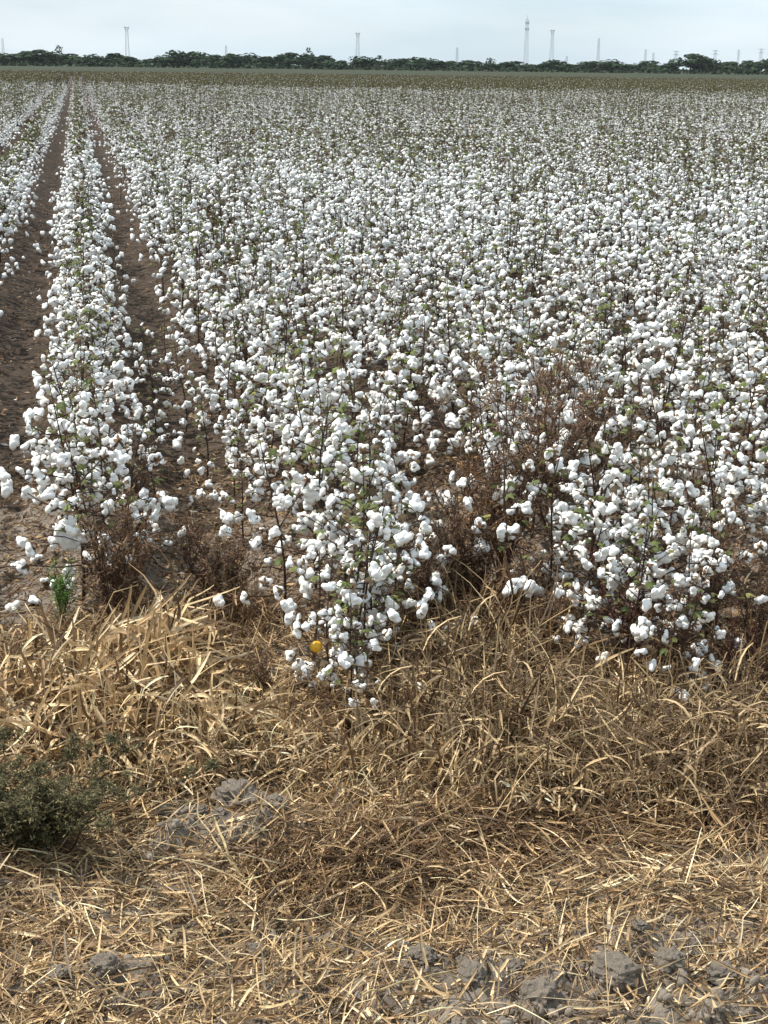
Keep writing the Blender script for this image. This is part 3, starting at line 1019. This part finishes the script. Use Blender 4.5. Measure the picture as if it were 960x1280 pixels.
for a, b, kd, sc, lab in [
    (505, 930, G_TANGLE, 1.2, 'tangled dry grass clump beside the lowest cotton boll'),
    (560, 890, G_TANGLE, 1.4, 'tangled dry grass clump second to the right of the lowest boll'),
    (620, 950, G_TANGLE, 1.2, 'dry grass tangle at the front middle of the right hand grass'),
    (680, 905, G_TANGLE, 1.05, 'tall dull grass tangle between the two nearest row ends'),
    (740, 955, G_TANGLE, 0.95, 'dry grass tangle above the long bent pale stalks'),
    (800, 910, G_TANGLE, 0.9, 'dry grass tangle in front of the second row end'),
    (860, 960, G_TANGLE, 1.2, 'dry grass tangle at the front, below the reddish weed'),
    (915, 915, G_TANGLE, 1.25, 'dull grass tangle among the dark weeds near the right edge'),
    (960, 960, G_TANGLE, 1.0, 'dry grass tangle cut by the right edge of the verge'),
    (560, 985, G_SHORT, 1.1, 'short grass clump at the front edge of the tangle, left part'),
    (450, 965, G_SHORT, 0.9, 'short grass clump under the lowest cotton boll'),
    (700, 985, G_SHORT, 1.0, 'short grass clump at the front edge of the tangle, middle part'),
    (820, 990, G_SHORT, 0.9, 'short grass clump behind the long bent pale stalks'),
    (620, 830, G_FINE, 1.5, 'fine brown grass clump behind the tangle below the big brown weed'),
    (545, 810, G_FINE, 1.5, 'upright thin grass clump between the yellow fruit row and the big brown weed'),
    (800, 866, G_LEAFY, 0.75, 'small pale grass clump with two leaning leaves at the foot of the reddish weed'),
    (930, 850, G_FINE, 1.1, 'fine brown grass clump at the right edge behind the tangle'),
    (600, 860, G_TANGLE, 1.35, 'tall pale streaked tangle rising below the orange brown weed'),
    (535, 850, G_LEAFY, 0.95, 'pale broad bladed clump rising just right of the lowest bolls'),
    (640, 800, G_FINE, 1.4, 'brown wiry grass clump in the gap before the second row end'),
    (700, 850, G_FINE, 1.0, 'brown wiry grass clump at the foot of the second row end'),
    (420, 890, G_FINE, 0.7, 'wispy brown grass clump directly below the yellow fruit'),
]:
    clump(a, b, kd, sc, lab, RG)


# ------------------------------------------------------------------ long pale stalks lying on the verge
def stalk(pts, rad, lab, leafy=False, g=1.0):
    P = []
    for (a, b, lift) in pts:
        q = ground_at(a, b)
        # keep the image point while lifted: slide the point along the sight line
        q = ground_at(a, b, float(gz(q[0], q[1])) + lift)
        P.append(Vector(q))
    o_ = P[0].copy()
    mb = MB()
    Q = []
    for i in range(len(P) - 1):
        for t in (0, 0.25, 0.5, 0.75):
            j = Vector((random.uniform(-1, 1), random.uniform(-1, 1), random.uniform(-1, 1))) * 0.003
            Q.append(P[i].lerp(P[i + 1], t) - o_ + j)
    Q.append(P[-1] - o_)
    c = (0.55 * g, 0.43 * g, 0.23 * g)
    mb.tube(Q, [rad * (1 - 0.5 * i / len(Q)) for i in range(len(Q))], c, 5)
    e = link('dry_stalk', mb.mesh('dry_stalk', M_STRAW), None, tuple(o_))
    return tag(e, lab, 'dry stalk', 'long dry stalks on the verge')


stalk([(342, 1002, .01), (385, 962, .06), (440, 934, .09)], .0045, 'thick pale stalk rising from the large clod by the shrub')
stalk([(300, 1095, .02), (282, 1060, .05), (268, 1022, .09)], .0045, 'pale yellowish stalk sticking up in front of the clod by the shrub')
stalk([(297, 1088, .02), (275, 1060, .03), (248, 1020, .04), (247, 990, .07)], .003, 'thin forked stalk leaning left in front of the clod by the shrub')
stalk([(722, 990, .03), (790, 985, .05), (840, 1000, .05), (894, 1018, .03)], .005, 'long arched pale stalk on the ground below the tangled grass')
stalk([(797, 1020, .02), (825, 1006, .04), (860, 1008, .04), (892, 1016, .02)], .004, 'bent pale stalk crossing the end of the arched stalk')
stalk([(727, 996, .01), (770, 1000, .02), (812, 996, .02)], .004, 'straight pale stalk lying just below the arched stalk')
stalk([(602, 968, .05), (660, 940, .12), (760, 905, .14), (830, 868, .15)], .0045, 'long straight stalk slanting across the tangled grass')
stalk([(480, 965, .03), (560, 920, .12), (690, 842, .22)], .0035, 'thin grey stalk slanting across the left part of the tangled grass', g=0.7)
stalk([(664, 946, .10), (700, 950, .10), (730, 978, .03)], .0035, 'stalk curving down like a hook in front of the tangled grass')
stalk([(360, 1012, .02), (400, 1014, .02), (470, 1012, .02)], .004, 'pale stalk lying flat beside the clods below the grass')
stalk([(390, 1028, .02), (430, 1034, .02)], .004, 'short pale stick lying below the flat stalk by the clods')
stalk([(52, 1228, .02), (90, 1252, .02), (130, 1270, .02)], .004, 'pale stalk lying over the straw in the lower left corner')
stalk([(452, 1242, .05), (500, 1228, .06), (580, 1210, .05)], .003, 'thin yellow stalk arching over the bare soil at the bottom')
stalk([(388, 912, .02), (396, 870, .12), (402, 830, .21)], .003, 'upright thin stalk under the yellow fruit', g=0.8)
stalk([(775, 1115, .02), (820, 1075, .03), (900, 1058, .03)], .003, 'thin straw stalk lying in the mat on the right', g=0.8)
stalk([(110, 1060, .04), (128, 1092, .02)], .0035, 'short bent pale stalk in front of the green shrub')


# ------------------------------------------------------------------ weeds
def weed(seed, h, nst, spread_, nleaf, cstem, cleaf, lsize, thick=0.0035):
    rng = np.random.default_rng(seed)
    st = MB()
    tips = []
    for k in range(nst):
        a = rng.uniform(0, 6.28)
        lean = rng.uniform(0.05, spread_)
        pts = []
        hh = h * rng.uniform(0.65, 1.1)
        for q in range(7):
            t = q / 6
            pts.append(Vector((math.cos(a) * lean * hh * t * (0.6 + 0.4 * t), math.sin(a) * lean * hh * t * (0.6 + 0.4 * t), hh * t - 0.02)) + Vector(rng.normal(0, 0.008, 3)) * min(q, 1))
        st.tube(pts, [thick * (1 - 0.11 * q) for q in range(7)], tuple(np.array(cstem) * rng.uniform(0.7, 1.3)), 4)
        for b in range(int(rng.integers(9, 15))):
            t = rng.uniform(0.15, 0.98)
            i = min(5, int(t * 6))
            p = pts[i].lerp(pts[i + 1], t * 6 - i)
            ba = rng.uniform(0, 6.28)
            be = rng.uniform(0.35, 1.2)
            bl = hh * 0.38 * rng.uniform(0.4, 1.0) * (1.15 - t * 0.8)
            d = Vector((math.cos(ba) * math.cos(be), math.sin(ba) * math.cos(be), math.sin(be)))
            p2 = p + d * bl * 0.5 + Vector(rng.normal(0, 0.006, 3))
            p3 = p + d * bl + Vector((0, 0, bl * 0.12))
            st.tube([p, p2, p3], [thick * 0.5, thick * 0.4, thick * 0.2], tuple(np.array(cstem) * rng.uniform(0.7, 1.3)), 3)
            tips.append((p, p2, p3))
            for w in range(3):
                q0 = p.lerp(p3, rng.uniform(0.25, 0.9))
                wa = rng.uniform(0, 6.28)
                we = rng.uniform(-0.2, 1.2)
                q1 = q0 + Vector((math.cos(wa) * math.cos(we), math.sin(wa) * math.cos(we), math.sin(we))) * bl * rng.uniform(0.2, 0.5)
                st.tube([q0, q1], [thick * 0.3, thick * 0.15], cstem, 3)
                tips.append((q0, q0.lerp(q1, .5), q1))
    n = nleaf
    T = np.array([[list(v) for v in t] for t in tips])
    w = rng.integers(len(T), size=n)
    u = rng.random((n, 1)) ** 0.7
    base = T[w, 0] * (1 - u) + T[w, 2] * u + rng.normal(0, 0.006, (n, 3))
    V, F, C = blades(base, rng.uniform(0, 6.28, n), rng.uniform(-0.8, 1.1, n), rng.normal(0, 1.0, n), lsize * rng.uniform(0.5, 1.5, n), lsize * rng.uniform(0.2, 0.5, n),
                     rng.normal(0, 0.8, n), palette(n, cleaf, rng, 0.25), 2, 0.0)
    return st.mesh('stem', M_STEM), np_mesh('foliage', V, F, M_LEAF, C)


BR = [(0.20, 0.125, 0.08, 4), (0.135, 0.085, 0.058, 4), (0.28, 0.185, 0.11, 2.5), (0.36, 0.26, 0.16, 1.2)]
RD = [(0.09, 0.028, 0.022, 4), (0.06, 0.025, 0.02, 3), (0.13, 0.06, 0.035, 2)]
OR = [(0.24, 0.13, 0.06, 4), (0.15, 0.085, 0.045, 3), (0.3, 0.18, 0.085, 2)]
W_BIG = [weed(s, 0.95, 11, 0.5, 2700, (0.105, 0.06, 0.042), BR, 0.024, 0.0055) for s in (1, 2)]
W_MID = [weed(s, 0.46, 10, 0.55, 1500, (0.10, 0.06, 0.04), BR, 0.022, 0.0036) for s in (3, 4)]
W_RED = [weed(s, 0.5, 6, 0.4, 1500, (0.075, 0.026, 0.022), RD, 0.016, 0.003) for s in (5, 6)]
W_ORA = [weed(s, 0.55, 9, 0.45, 1300, (0.12, 0.068, 0.038), OR, 0.024, 0.0038) for s in (7,)]
WG = 'dead brown weeds among the cotton and on its edge'
for a, b, kd, sc, lab in [
    (628, 722, W_BIG, 1.02, 'largest brown dead weed, standing between the two nearest right hand rows'),
    (690, 690, W_BIG, 0.92, 'brown dead weed touching the back of the largest weed'),
    (595, 728, W_ORA, 1.15, 'orange brown dead weed at the front left of the largest weed'),
    (750, 655, W_BIG, 0.92, 'tall reddish brown weed with thick rising branches above the second row end'),
    (590, 775, W_MID, 1.15, 'brown weed in the bare gap under the orange brown weed'),
    (655, 790, W_MID, 0.9, 'brown weed at the front of the bare gap, near the second row end'),
    (690, 815, W_MID, 0.7, 'low brown weed at the grass edge before the second row end'),
    (140, 785, W_MID, 1.15, 'dense brown weed at the near end of the row between the furrows'),
    (165, 765, W_ORA, 0.75, 'brown weed at the row end, on the side of the darker furrow'),
    (175, 680, W_BIG, 0.6, 'thin brown weed rising through the row between the furrows'),
    (290, 735, W_MID, 0.7, 'low brown weed leaning on the first row in the furrow mouth'),
    (240, 700, W_MID, 0.6, 'little brown weed further in along the darker furrow'),
    (265, 760, W_MID, 0.95, 'small brown weed standing in the mouth of the darker furrow'),
    (785, 845, W_RED, 0.95, 'dark red weed growing up through the second row end'),
    (830, 870, W_MID, 0.95, 'brown weed just right of the dark red weed'),
    (905, 880, W_RED, 0.7, 'small dark red weed near the right edge above the grass tangle'),
    (880, 800, W_MID, 1.1, 'brown weed standing in the gap after the second row'),
    (940, 820, W_MID, 1.0, 'brown weed at the right edge of the gap after the second row'),
    (520, 800, W_MID, 1.0, 'brown weed right behind the lowest hanging cotton bolls'),
    (560, 770, W_MID, 1.1, 'dull brown weed behind the grass tangle, between the first row and the largest weed'),
    (870, 730, W_BIG, 0.62, 'twiggy brown weed behind the gap after the second row'),
    (330, 870, W_MID, 0.45, 'little brown weed low in the straw left of the yellow fruit'),
    (960, 890, W_RED, 0.65, 'dark weed cut by the right edge beside the grass tangle'),
]:
    x, y, z = gpos(a, b)
    s_, f_ = kd[random.randrange(len(kd))]
    e = tag(link('dead_weed', None, None, (x, y, z), (0, 0, random.uniform(0, 6.28)), sc), lab, 'weed', WG)
    link('stem', s_, e)
    link('foliage', f_, e)

GRN = [(0.085, 0.078, 0.032, 4), (0.12, 0.11, 0.05, 3), (0.055, 0.048, 0.024, 3), (0.2, 0.17, 0.09, 2.0)]
GRN2 = [(0.09, 0.17, 0.035, 4), (0.06, 0.11, 0.03, 3), (0.15, 0.22, 0.06, 2)]
s_, f_ = weed(50, 0.36, 24, 1.5, 19000, (0.07, 0.06, 0.035), GRN, 0.014, 0.003)
for a, b, sc, lab in [(48, 1068, 1.1, 'low dark green shrub with tiny leaves at the left edge of the verge'), (-75, 1055, 1.1, 'second dark green shrub beyond the first, cut by the left edge')]:
    x, y, z = gpos(a, b)
    e = tag(link('green_shrub', None, None, (x, y + 0.06, z), (0, 0, a * 0.1), (sc * 1.2, sc, sc * 0.68)), lab, 'shrub')
    link('stem', s_, e)
    link('foliage', f_, e)
s_, f_ = weed(51, 0.30, 4, 0.45, 380, (0.08, 0.11, 0.03), GRN2, 0.024, 0.003)
x, y, z = gpos(78, 785)
e = tag(link('green_weed', None, None, (x, y, z)), 'small bright green weed below the hanging lint at the row end', 'weed')
link('stem', s_, e)
link('foliage', f_, e)

# ------------------------------------------------------------------ yellow fruit, loose cotton
p = ground_at(395, 808, 0.24)
D, F = ICO[3]
fv = D * 0.022 * np.array([1, 1, 0.93]) * (1 + 0.05 * np.array([noise.fractal(Vector(d) * 1.6, 1, 2, 3) for d in D]))[:, None]
fr = link('yellow_fruit', np_mesh('yellow_fruit', fv, F, M_FRUIT, smooth=True), None, tuple(p))
tag(fr, 'small round yellow fruit hanging by the lowest cotton bolls', 'fruit')
mb = MB()
mb.tube([(0, 0, 0.019), (0.003, 0.004, 0.03), (0.012, 0.02, 0.045), (0.03, 0.05, 0.05), (0.05, 0.10, -0.02), (0.055, 0.13, -0.15)], [0.0022, 0.0016, 0.0016, 0.0018, 0.002, 0.0024], (0.1, 0.075, 0.04), 5)
link('stalk', mb.mesh('stalk', M_STEM), fr)

# long lock of lint hanging out of the row end
mb = MB()
c = ground_at(82, 672, 0.33)
D, F = ICO[4]
dr = []
for d in D:
    q = Vector(d)
    r = 1 + 0.22 * noise.fractal(q * 2.2 + Vector((9, 2, 1)), 1.0, 2.0, 4) + 0.10 * math.sin(q.x * 14)
    dr.append((q.x * 0.036 * r * (1 - 0.25 * q.z), q.y * 0.025 * r, q.z * 0.07 * r))
lk = link('lint_lock', np_mesh('lint_lock', np.array(dr), F, M_LINT, smooth=True), None, tuple(c), (0.1, -0.6, 0.2))
tag(lk, 'long white lock of stringy cotton hanging at the near end of the row', 'cotton lint')
mb.tube([(-0.04, -0.027, 0.06), (0, -0.031, 0.02), (0.03, -0.027, -0.035)], [0.0022, 0.0022, 0.0018], STEMC[0], 4)
mb.tube([(-0.03, -0.027, 0.085), (0.005, -0.030, 0.05), (0.04, -0.022, 0.0)], [0.002, 0.002, 0.0016], STEMC[0], 4)
link('twig', mb.mesh('twig', M_STEM), lk)

loose = [(15, 742, 'fallen cotton boll on the bare soil at the left edge'), (42, 735, 'fallen cotton boll on the bare soil, second in from the left edge'),
         (56, 718, 'fallen cotton boll between the left edge and the green weed'), (20, 688, 'fallen cotton boll on the soil highest at the left edge'),
         (45, 690, 'fallen small boll behind the other fallen bolls on the left'), (195, 745, 'fallen cotton boll among dry leaves right of the row end'),
         (220, 752, 'fallen cotton boll at the mouth of the darker furrow'), (420, 904, 'scrap of dirty cotton on the ground under the lowest boll'),
         (386, 832, 'small double boll hanging directly under the yellow fruit'), (735, 848, 'greyish boll lying in the grass at the second row end'),
         (832, 838, 'single fallen boll in the grass right of the dark red weed'), (835, 880, 'white scrap of cotton in the grass below the brown weed'),
         (240, 690, 'fallen boll on the soil of the darker furrow'), (590, 760, 'boll caught in the fine grass below the orange brown weed')]
for j, (a, b, lab) in enumerate(loose):
    hang = a == 385
    q = ground_at(a, b, 0.12 if hang else 0.03)
    zq = q[2] if hang else float(gz(q[0], q[1])) + 0.022
    o = link('loose_boll', BOLL[(j * 3) % NB], None, (q[0], q[1], zq), (random.uniform(-1, 1), random.uniform(-1, 1), random.uniform(0, 6)), 0.5 if hang else random.uniform(0.6, 0.85))
    tag(o, lab, 'cotton boll', 'loose bolls near the row ends')
    link('bur', BUR[j % 4], o)


# ------------------------------------------------------------------ far dry stubble strip
n = 26000
y = rng.uniform(236, 330, n)
ang = np.radians(rng.uniform(-10, 32, n))
x = np.tan(ang) * y
V, F, C = blades(np.stack([x, y, np.full(n, 0.02)], 1), rng.uniform(0, 6.28, n), rng.uniform(0.9, 1.5, n), rng.normal(-0.3, 0.4, n), rng.uniform(0.3, 0.75, n),
                 rng.uniform(0.08, 0.25, n), rng.uniform(-1, 1, n), palette(n, [(0.09, 0.06, 0.038, 4), (0.13, 0.09, 0.055, 3), (0.07, 0.06, 0.03, 2)], rng), 2)
tag(link('crop_stubble', np_mesh('crop_stubble', V, F, M_STRAW, C)), 'dark brown stubble of the field past the cotton', 'stubble', kind='stuff')


# ------------------------------------------------------------------ trees
def at_far(px_, Y):
    """ground position at distance Y (along the view) under image column px_"""
    d = fw + rt * (px_ - 480) / FPX + up * (640 - 84) / FPX
    k = Y / d[1]
    return d[0] * k, Y


def mperpx(Y):
    return Y / math.cos(YAW) / FPX


def crown_mesh(seed, lobes, nleaf):
    """unit crown: about 1 wide and 1 high, base at z = 0.08"""
    rng = np.random.default_rng(seed)
    C0, R0 = [], []
    for k in range(lobes):
        C0.append((rng.uniform(-0.34, 0.34), rng.uniform(-0.3, 0.3), rng.uniform(0.2, 0.72)))
        R0.append(rng.uniform(0.14, 0.28))
    C0, R0 = np.array(C0), np.array(R0)
    C0[:, 2] = np.minimum(C0[:, 2], 1.0 - 2.6 * C0[:, 0] ** 2 - R0 * 0.9)
    C0[0] = (rng.uniform(-0.12, 0.12), 0, 1.0 - R0[0])
    w = rng.integers(lobes, size=nleaf)
    d = rng.normal(0, 1, (nleaf, 3))
    d /= np.linalg.norm(d, axis=1, keepdims=True)
    p = C0[w] + d * R0[w][:, None] * rng.uniform(0.55, 1.08, (nleaf, 1)) * np.array([1.1, 1.1, 0.9])
    p[:, 2] = np.maximum(p[:, 2], 0.03)
    sz = rng.uniform(0.03, 0.085, nleaf)
    nrm = d + rng.normal(0, 0.6, (nleaf, 3))
    nrm /= np.linalg.norm(nrm, axis=1, keepdims=True)
    t1 = np.cross(nrm, rng.normal(0, 1, (nleaf, 3)))
    t1 /= np.linalg.norm(t1, axis=1, keepdims=True)
    t2 = np.cross(nrm, t1)
    V = np.stack([p - t1 * sz[:, None], p - t2 * sz[:, None] * 0.7, p + t1 * sz[:, None], p + t2 * sz[:, None] * 0.7], 1).reshape(-1, 3)
    F = np.arange(nleaf * 4).reshape(-1, 4)
    c = palette(nleaf, [(0.035, 0.06, 0.03, 4), (0.045, 0.07, 0.036, 3), (0.028, 0.045, 0.026, 3)], rng, 0.15)
    return np_mesh('crown', V, F, M_TREE, np.repeat(c, 4, 0))


def trunk_mesh(seed):
    rng = np.random.default_rng(seed)
    mb = MB()
    mb.tube([(0, 0, -0.02), (0.01, 0, 0.2), (-0.01, 0.01, 0.45), (0.02, 0, 0.7)], [0.045, 0.034, 0.024, 0.01], (0.09, 0.075, 0.06), 6)
    for k in range(5):
        a = rng.uniform(0, 6.28)
        z = rng.uniform(0.2, 0.4)
        mb.tube([(0, 0, z), (math.cos(a) * 0.13, math.sin(a) * 0.13, z + 0.16), (math.cos(a) * 0.26, math.sin(a) * 0.26, z + 0.3)], [0.02, 0.014, 0.006], (0.09, 0.075, 0.06), 5)
    return mb.mesh('trunk', M_STEM)


CR = [crown_mesh(s, 12, 1300) for s in range(5)] + [crown_mesh(9, 4, 160), crown_mesh(10, 3, 120)]
TR = [trunk_mesh(s) for s in range(3)]
TREES = [  # px, top y, width px, crown kind
    (-25, 68, 60, 0), (5, 70, 50, 1), (28, 68, 46, 2), (52, 66.5, 40, 0), (75, 61.5, 14, 5), (88, 70, 40, 3), (112, 71, 44, 1), (140, 70.5, 44, 4), (163, 74, 36, 2),
    (205, 72, 40, 1), (222, 67, 40, 3), (246, 69, 36, 0), (268, 72, 36, 2), (292, 71, 34, 4), (312, 70.5, 40, 1), (338, 74, 40, 2), (361, 70, 40, 0), (386, 65, 14, 6),
    (382, 71, 36, 3), (404, 73, 44, 4), (424, 78, 30, 2), (442, 73, 22, 5), (458, 74, 40, 1), (474, 73, 22, 6), (500, 76.5, 40, 0), (522, 74.5, 40, 3), (543, 76, 32, 1), (562, 79, 32, 2),
    (588, 78.5, 44, 4), (611, 75, 14, 5), (615, 80, 26, 1), (641, 79.5, 42, 0), (664, 83, 30, 2), (691, 77.5, 42, 3), (716, 83, 28, 4), (738, 79.5, 38, 0), (764, 77.5, 44, 1),
    (789, 83, 34, 2), (812, 78.5, 44, 3), (838, 82, 36, 4), (868, 71.5, 46, 0), (893, 77, 40, 1), (912, 80, 34, 2), (936, 79, 40, 4), (958, 77, 44, 3), (985, 76, 50, 0), (1015, 78, 60, 1)]
TL = {4: 'thin tuft of a tree standing above the tree line at the left', 17: 'slim tall tree poking above the tree line left of the middle',
      29: 'tiny lone treetop showing in a dip of the tree line', 40: 'tallest bushy tree of the line, well right of the tall mast',
      33: 'rounded dark tree just right of the tall mast', 10: 'dark tree right of the broad gap in the tree line'}
for j, (a, ty, wpx, kd) in enumerate(TREES):
    Y = 860 + 60 * ((j * 37) % 10) / 10
    x, Yw = at_far(a, Y)
    base_y = 82.5 + (a / 960) * 12.3       # where the ground meets the trees in the photograph
    hgt = max(3.0, (base_y - ty) * mperpx(Y) * 1.12)
    e = tag(link('distant_tree', None, None, (x, Yw, 0), (0, 0, j * 1.7)), TL.get(j, 'dark green bushy tree standing in the far tree line'), 'tree', 'trees of the far tree line')
    wd = wpx * mperpx(Y) * 1.15
    e.scale = (wd, wd, hgt)
    link('crown', CR[kd], e)
    link('trunk', TR[j % 3], e)
# low scrub closing the foot of the tree line
n = 9000
ang = np.radians(rng.uniform(-11, 34, n))
y = rng.uniform(845, 930, n)
x = np.tan(ang) * y
hh = 1.0 + 2.8 * fbm(x * 0.03, y * 0, 31)
p = np.stack([x, y, rng.random(n) ** 0.8 * hh], 1)
V, F, C = blades(p, rng.uniform(0, 6.28, n), rng.uniform(-0.6, 1.2, n), rng.normal(0, .5, n), rng.uniform(0.8, 1.9, n), rng.uniform(0.7, 1.5, n), rng.normal(0, 1, n),
                 palette(n, [(0.035, 0.058, 0.03, 4), (0.042, 0.065, 0.034, 3)], rng), 2, 0.0, 0.5)
tag(link('scrub_undergrowth', np_mesh('scrub_undergrowth', V, F, M_TREE, C)), 'dark scrub along the foot of the far tree line', 'scrub', kind='stuff')


# ------------------------------------------------------------------ masts and pylons on the horizon
def lattice(mb, h, w0, w1, rad, nsec):
    c = (0.4, 0.42, 0.44)
    cor = lambda t, k: Vector(((w0 + (w1 - w0) * t) * (1, -1, -1, 1)[k] / 2, (w0 + (w1 - w0) * t) * (1, 1, -1, -1)[k] / 2, h * t))
    for k in range(4):
        mb.tube([cor(0, k), cor(1, k)], [rad, rad], c, 4)
    for i in range(nsec):
        t0, t1 = i / nsec, (i + 1) / nsec
        for k in range(4):
            mb.tube([cor(t0, k), cor(t1, (k + 1) % 4)], [rad * .5, rad * .5], c, 3)
            mb.tube([cor(t1, k), cor(t1, (k + 1) % 4)], [rad * .5, rad * .5], c, 3)


MAST = {
    5: (54, 0, 'faint short lattice mast at the left end of the horizon'), 160: (42, 1, 'lattice mast with a wide top above the tree line at the left'),
    283: (62, 0, 'faint thin mast left of the middle of the horizon'), 447: (48, 1, 'lattice mast rising from the trees just left of the middle'),
    571: (64, 0, 'short faint mast just right of the middle of the horizon'), 657: (31, 2, 'tallest mast on the horizon, with antennas near its top'),
    689: (44, 1, 'second tallest mast, flared at the top, next to the tallest'), 708: (74, 0, 'tiny mast right of the flared mast'),
    747: (53, 0, 'slim mast standing alone right of the two tall ones'), 806: (66, 0, 'small mast left of the tallest tree, first of a close pair'),
    816: (70, 0, 'smaller mast, second of a close pair left of the tallest tree'), 844: (68, 3, 'small pylon with wide crossarms left of the tallest tree'),
    893: (67, 3, 'small pylon right of the tallest tree'), 922: (66, 0, 'faint thin mast near the right end of the horizon'), 950: (65, 3, 'small pylon rightmost on the horizon')}
for a, (ty, kd, lab) in MAST.items():
    Y = 1450 if a in (160, 447, 657, 689, 747) else 1600
    x, Yw = at_far(a, Y)
    hor = 79.5 + a / 960 * 12.3
    h = (hor - ty) * mperpx(Y) + CAM_H
    e = tag(link('transmission_pylon' if kd == 3 else 'lattice_mast', None, None, (x, Yw, 0), (0, 0, -YAW + 0.35)), lab, 'pylon' if kd == 3 else 'mast', 'masts and pylons on the horizon')
    mb = MB()
    lattice(mb, h, 3.6 if kd else 2.4, 1.6 if kd else 1.2, 0.10, max(6, int(h / 4)))
    link('tower', mb.mesh('tower', M_STEEL), e)
    if kd == 1:
        mb = MB()
        for s in (-1, 1):
            mb.tube([(s * 0.7, 0, h - 3.5), (s * 2.0, 0, h), (s * 2.0, 0, h + 1.0)], [0.2, 0.2, 0.2], (0.4, 0.42, 0.44), 4)
        mb.tube([(-2.1, 0, h), (2.1, 0, h)], [0.3, 0.3], (0.4, 0.42, 0.44), 4)
        link('platform', mb.mesh('platform', M_STEEL), e)
    elif kd == 2:
        mb = MB()
        mb.tube([(0, 0, h), (0, 0, h + 4)], [0.18, 0.1], (0.4, 0.42, 0.44), 4)
        for q in (0.78, 0.9):
            for s in range(3):
                aa = s * 2.1
                mb.tube([(math.cos(aa) * 1.7, math.sin(aa) * 1.7, h * q), (math.cos(aa) * 1.7, math.sin(aa) * 1.7, h * q + 2.4)], [0.35, 0.35], (0.4, 0.42, 0.44), 5)
                mb.tube([(0, 0, h * q + 1.2), (math.cos(aa) * 1.7, math.sin(aa) * 1.7, h * q + 1.2)], [0.15, 0.15], (0.4, 0.42, 0.44), 4)
        link('antenna', mb.mesh('antenna', M_STEEL), e)
    elif kd == 3:
        for q in (0.97, 0.82):
            mb = MB()
            mb.tube([(-4.2, 0, h * q), (0, 0, h * q + 0.8), (4.2, 0, h * q)], [0.14, 0.3, 0.14], (0.4, 0.42, 0.44), 4)
            link('crossarm', mb.mesh('crossarm', M_STEEL), e)
print('objects', len(bpy.data.objects))

# ------------------------------------------------------------------ the thin air between here and the trees
hm = bpy.data.materials.new('air')
hm.use_nodes = True
for n_ in list(hm.node_tree.nodes):
    hm.node_tree.nodes.remove(n_)
pv = hm.node_tree.nodes.new('ShaderNodeVolumePrincipled')
pv.inputs['Color'].default_value = (0.86, 0.93, 1.0, 1)
pv.inputs['Density'].default_value = 0.00004
ho = hm.node_tree.nodes.new('ShaderNodeOutputMaterial')
hm.node_tree.links.new(pv.outputs[0], ho.inputs['Volume'])
x0, x1, y0, y1, z0, z1 = -2600, 2600, -70, 4600, -3, 60
hv = [(x, y, z) for z in (z0, z1) for x, y in ((x0, y0), (x1, y0), (x1, y1), (x0, y1))]
hf = [(0, 3, 2, 1), (4, 5, 6, 7), (0, 1, 5, 4), (1, 2, 6, 5), (2, 3, 7, 6), (3, 0, 4, 7)]
tag(link('haze', np_mesh('haze', hv, hf, hm)), 'thin pale haze over the far fields', 'haze', kind='stuff')
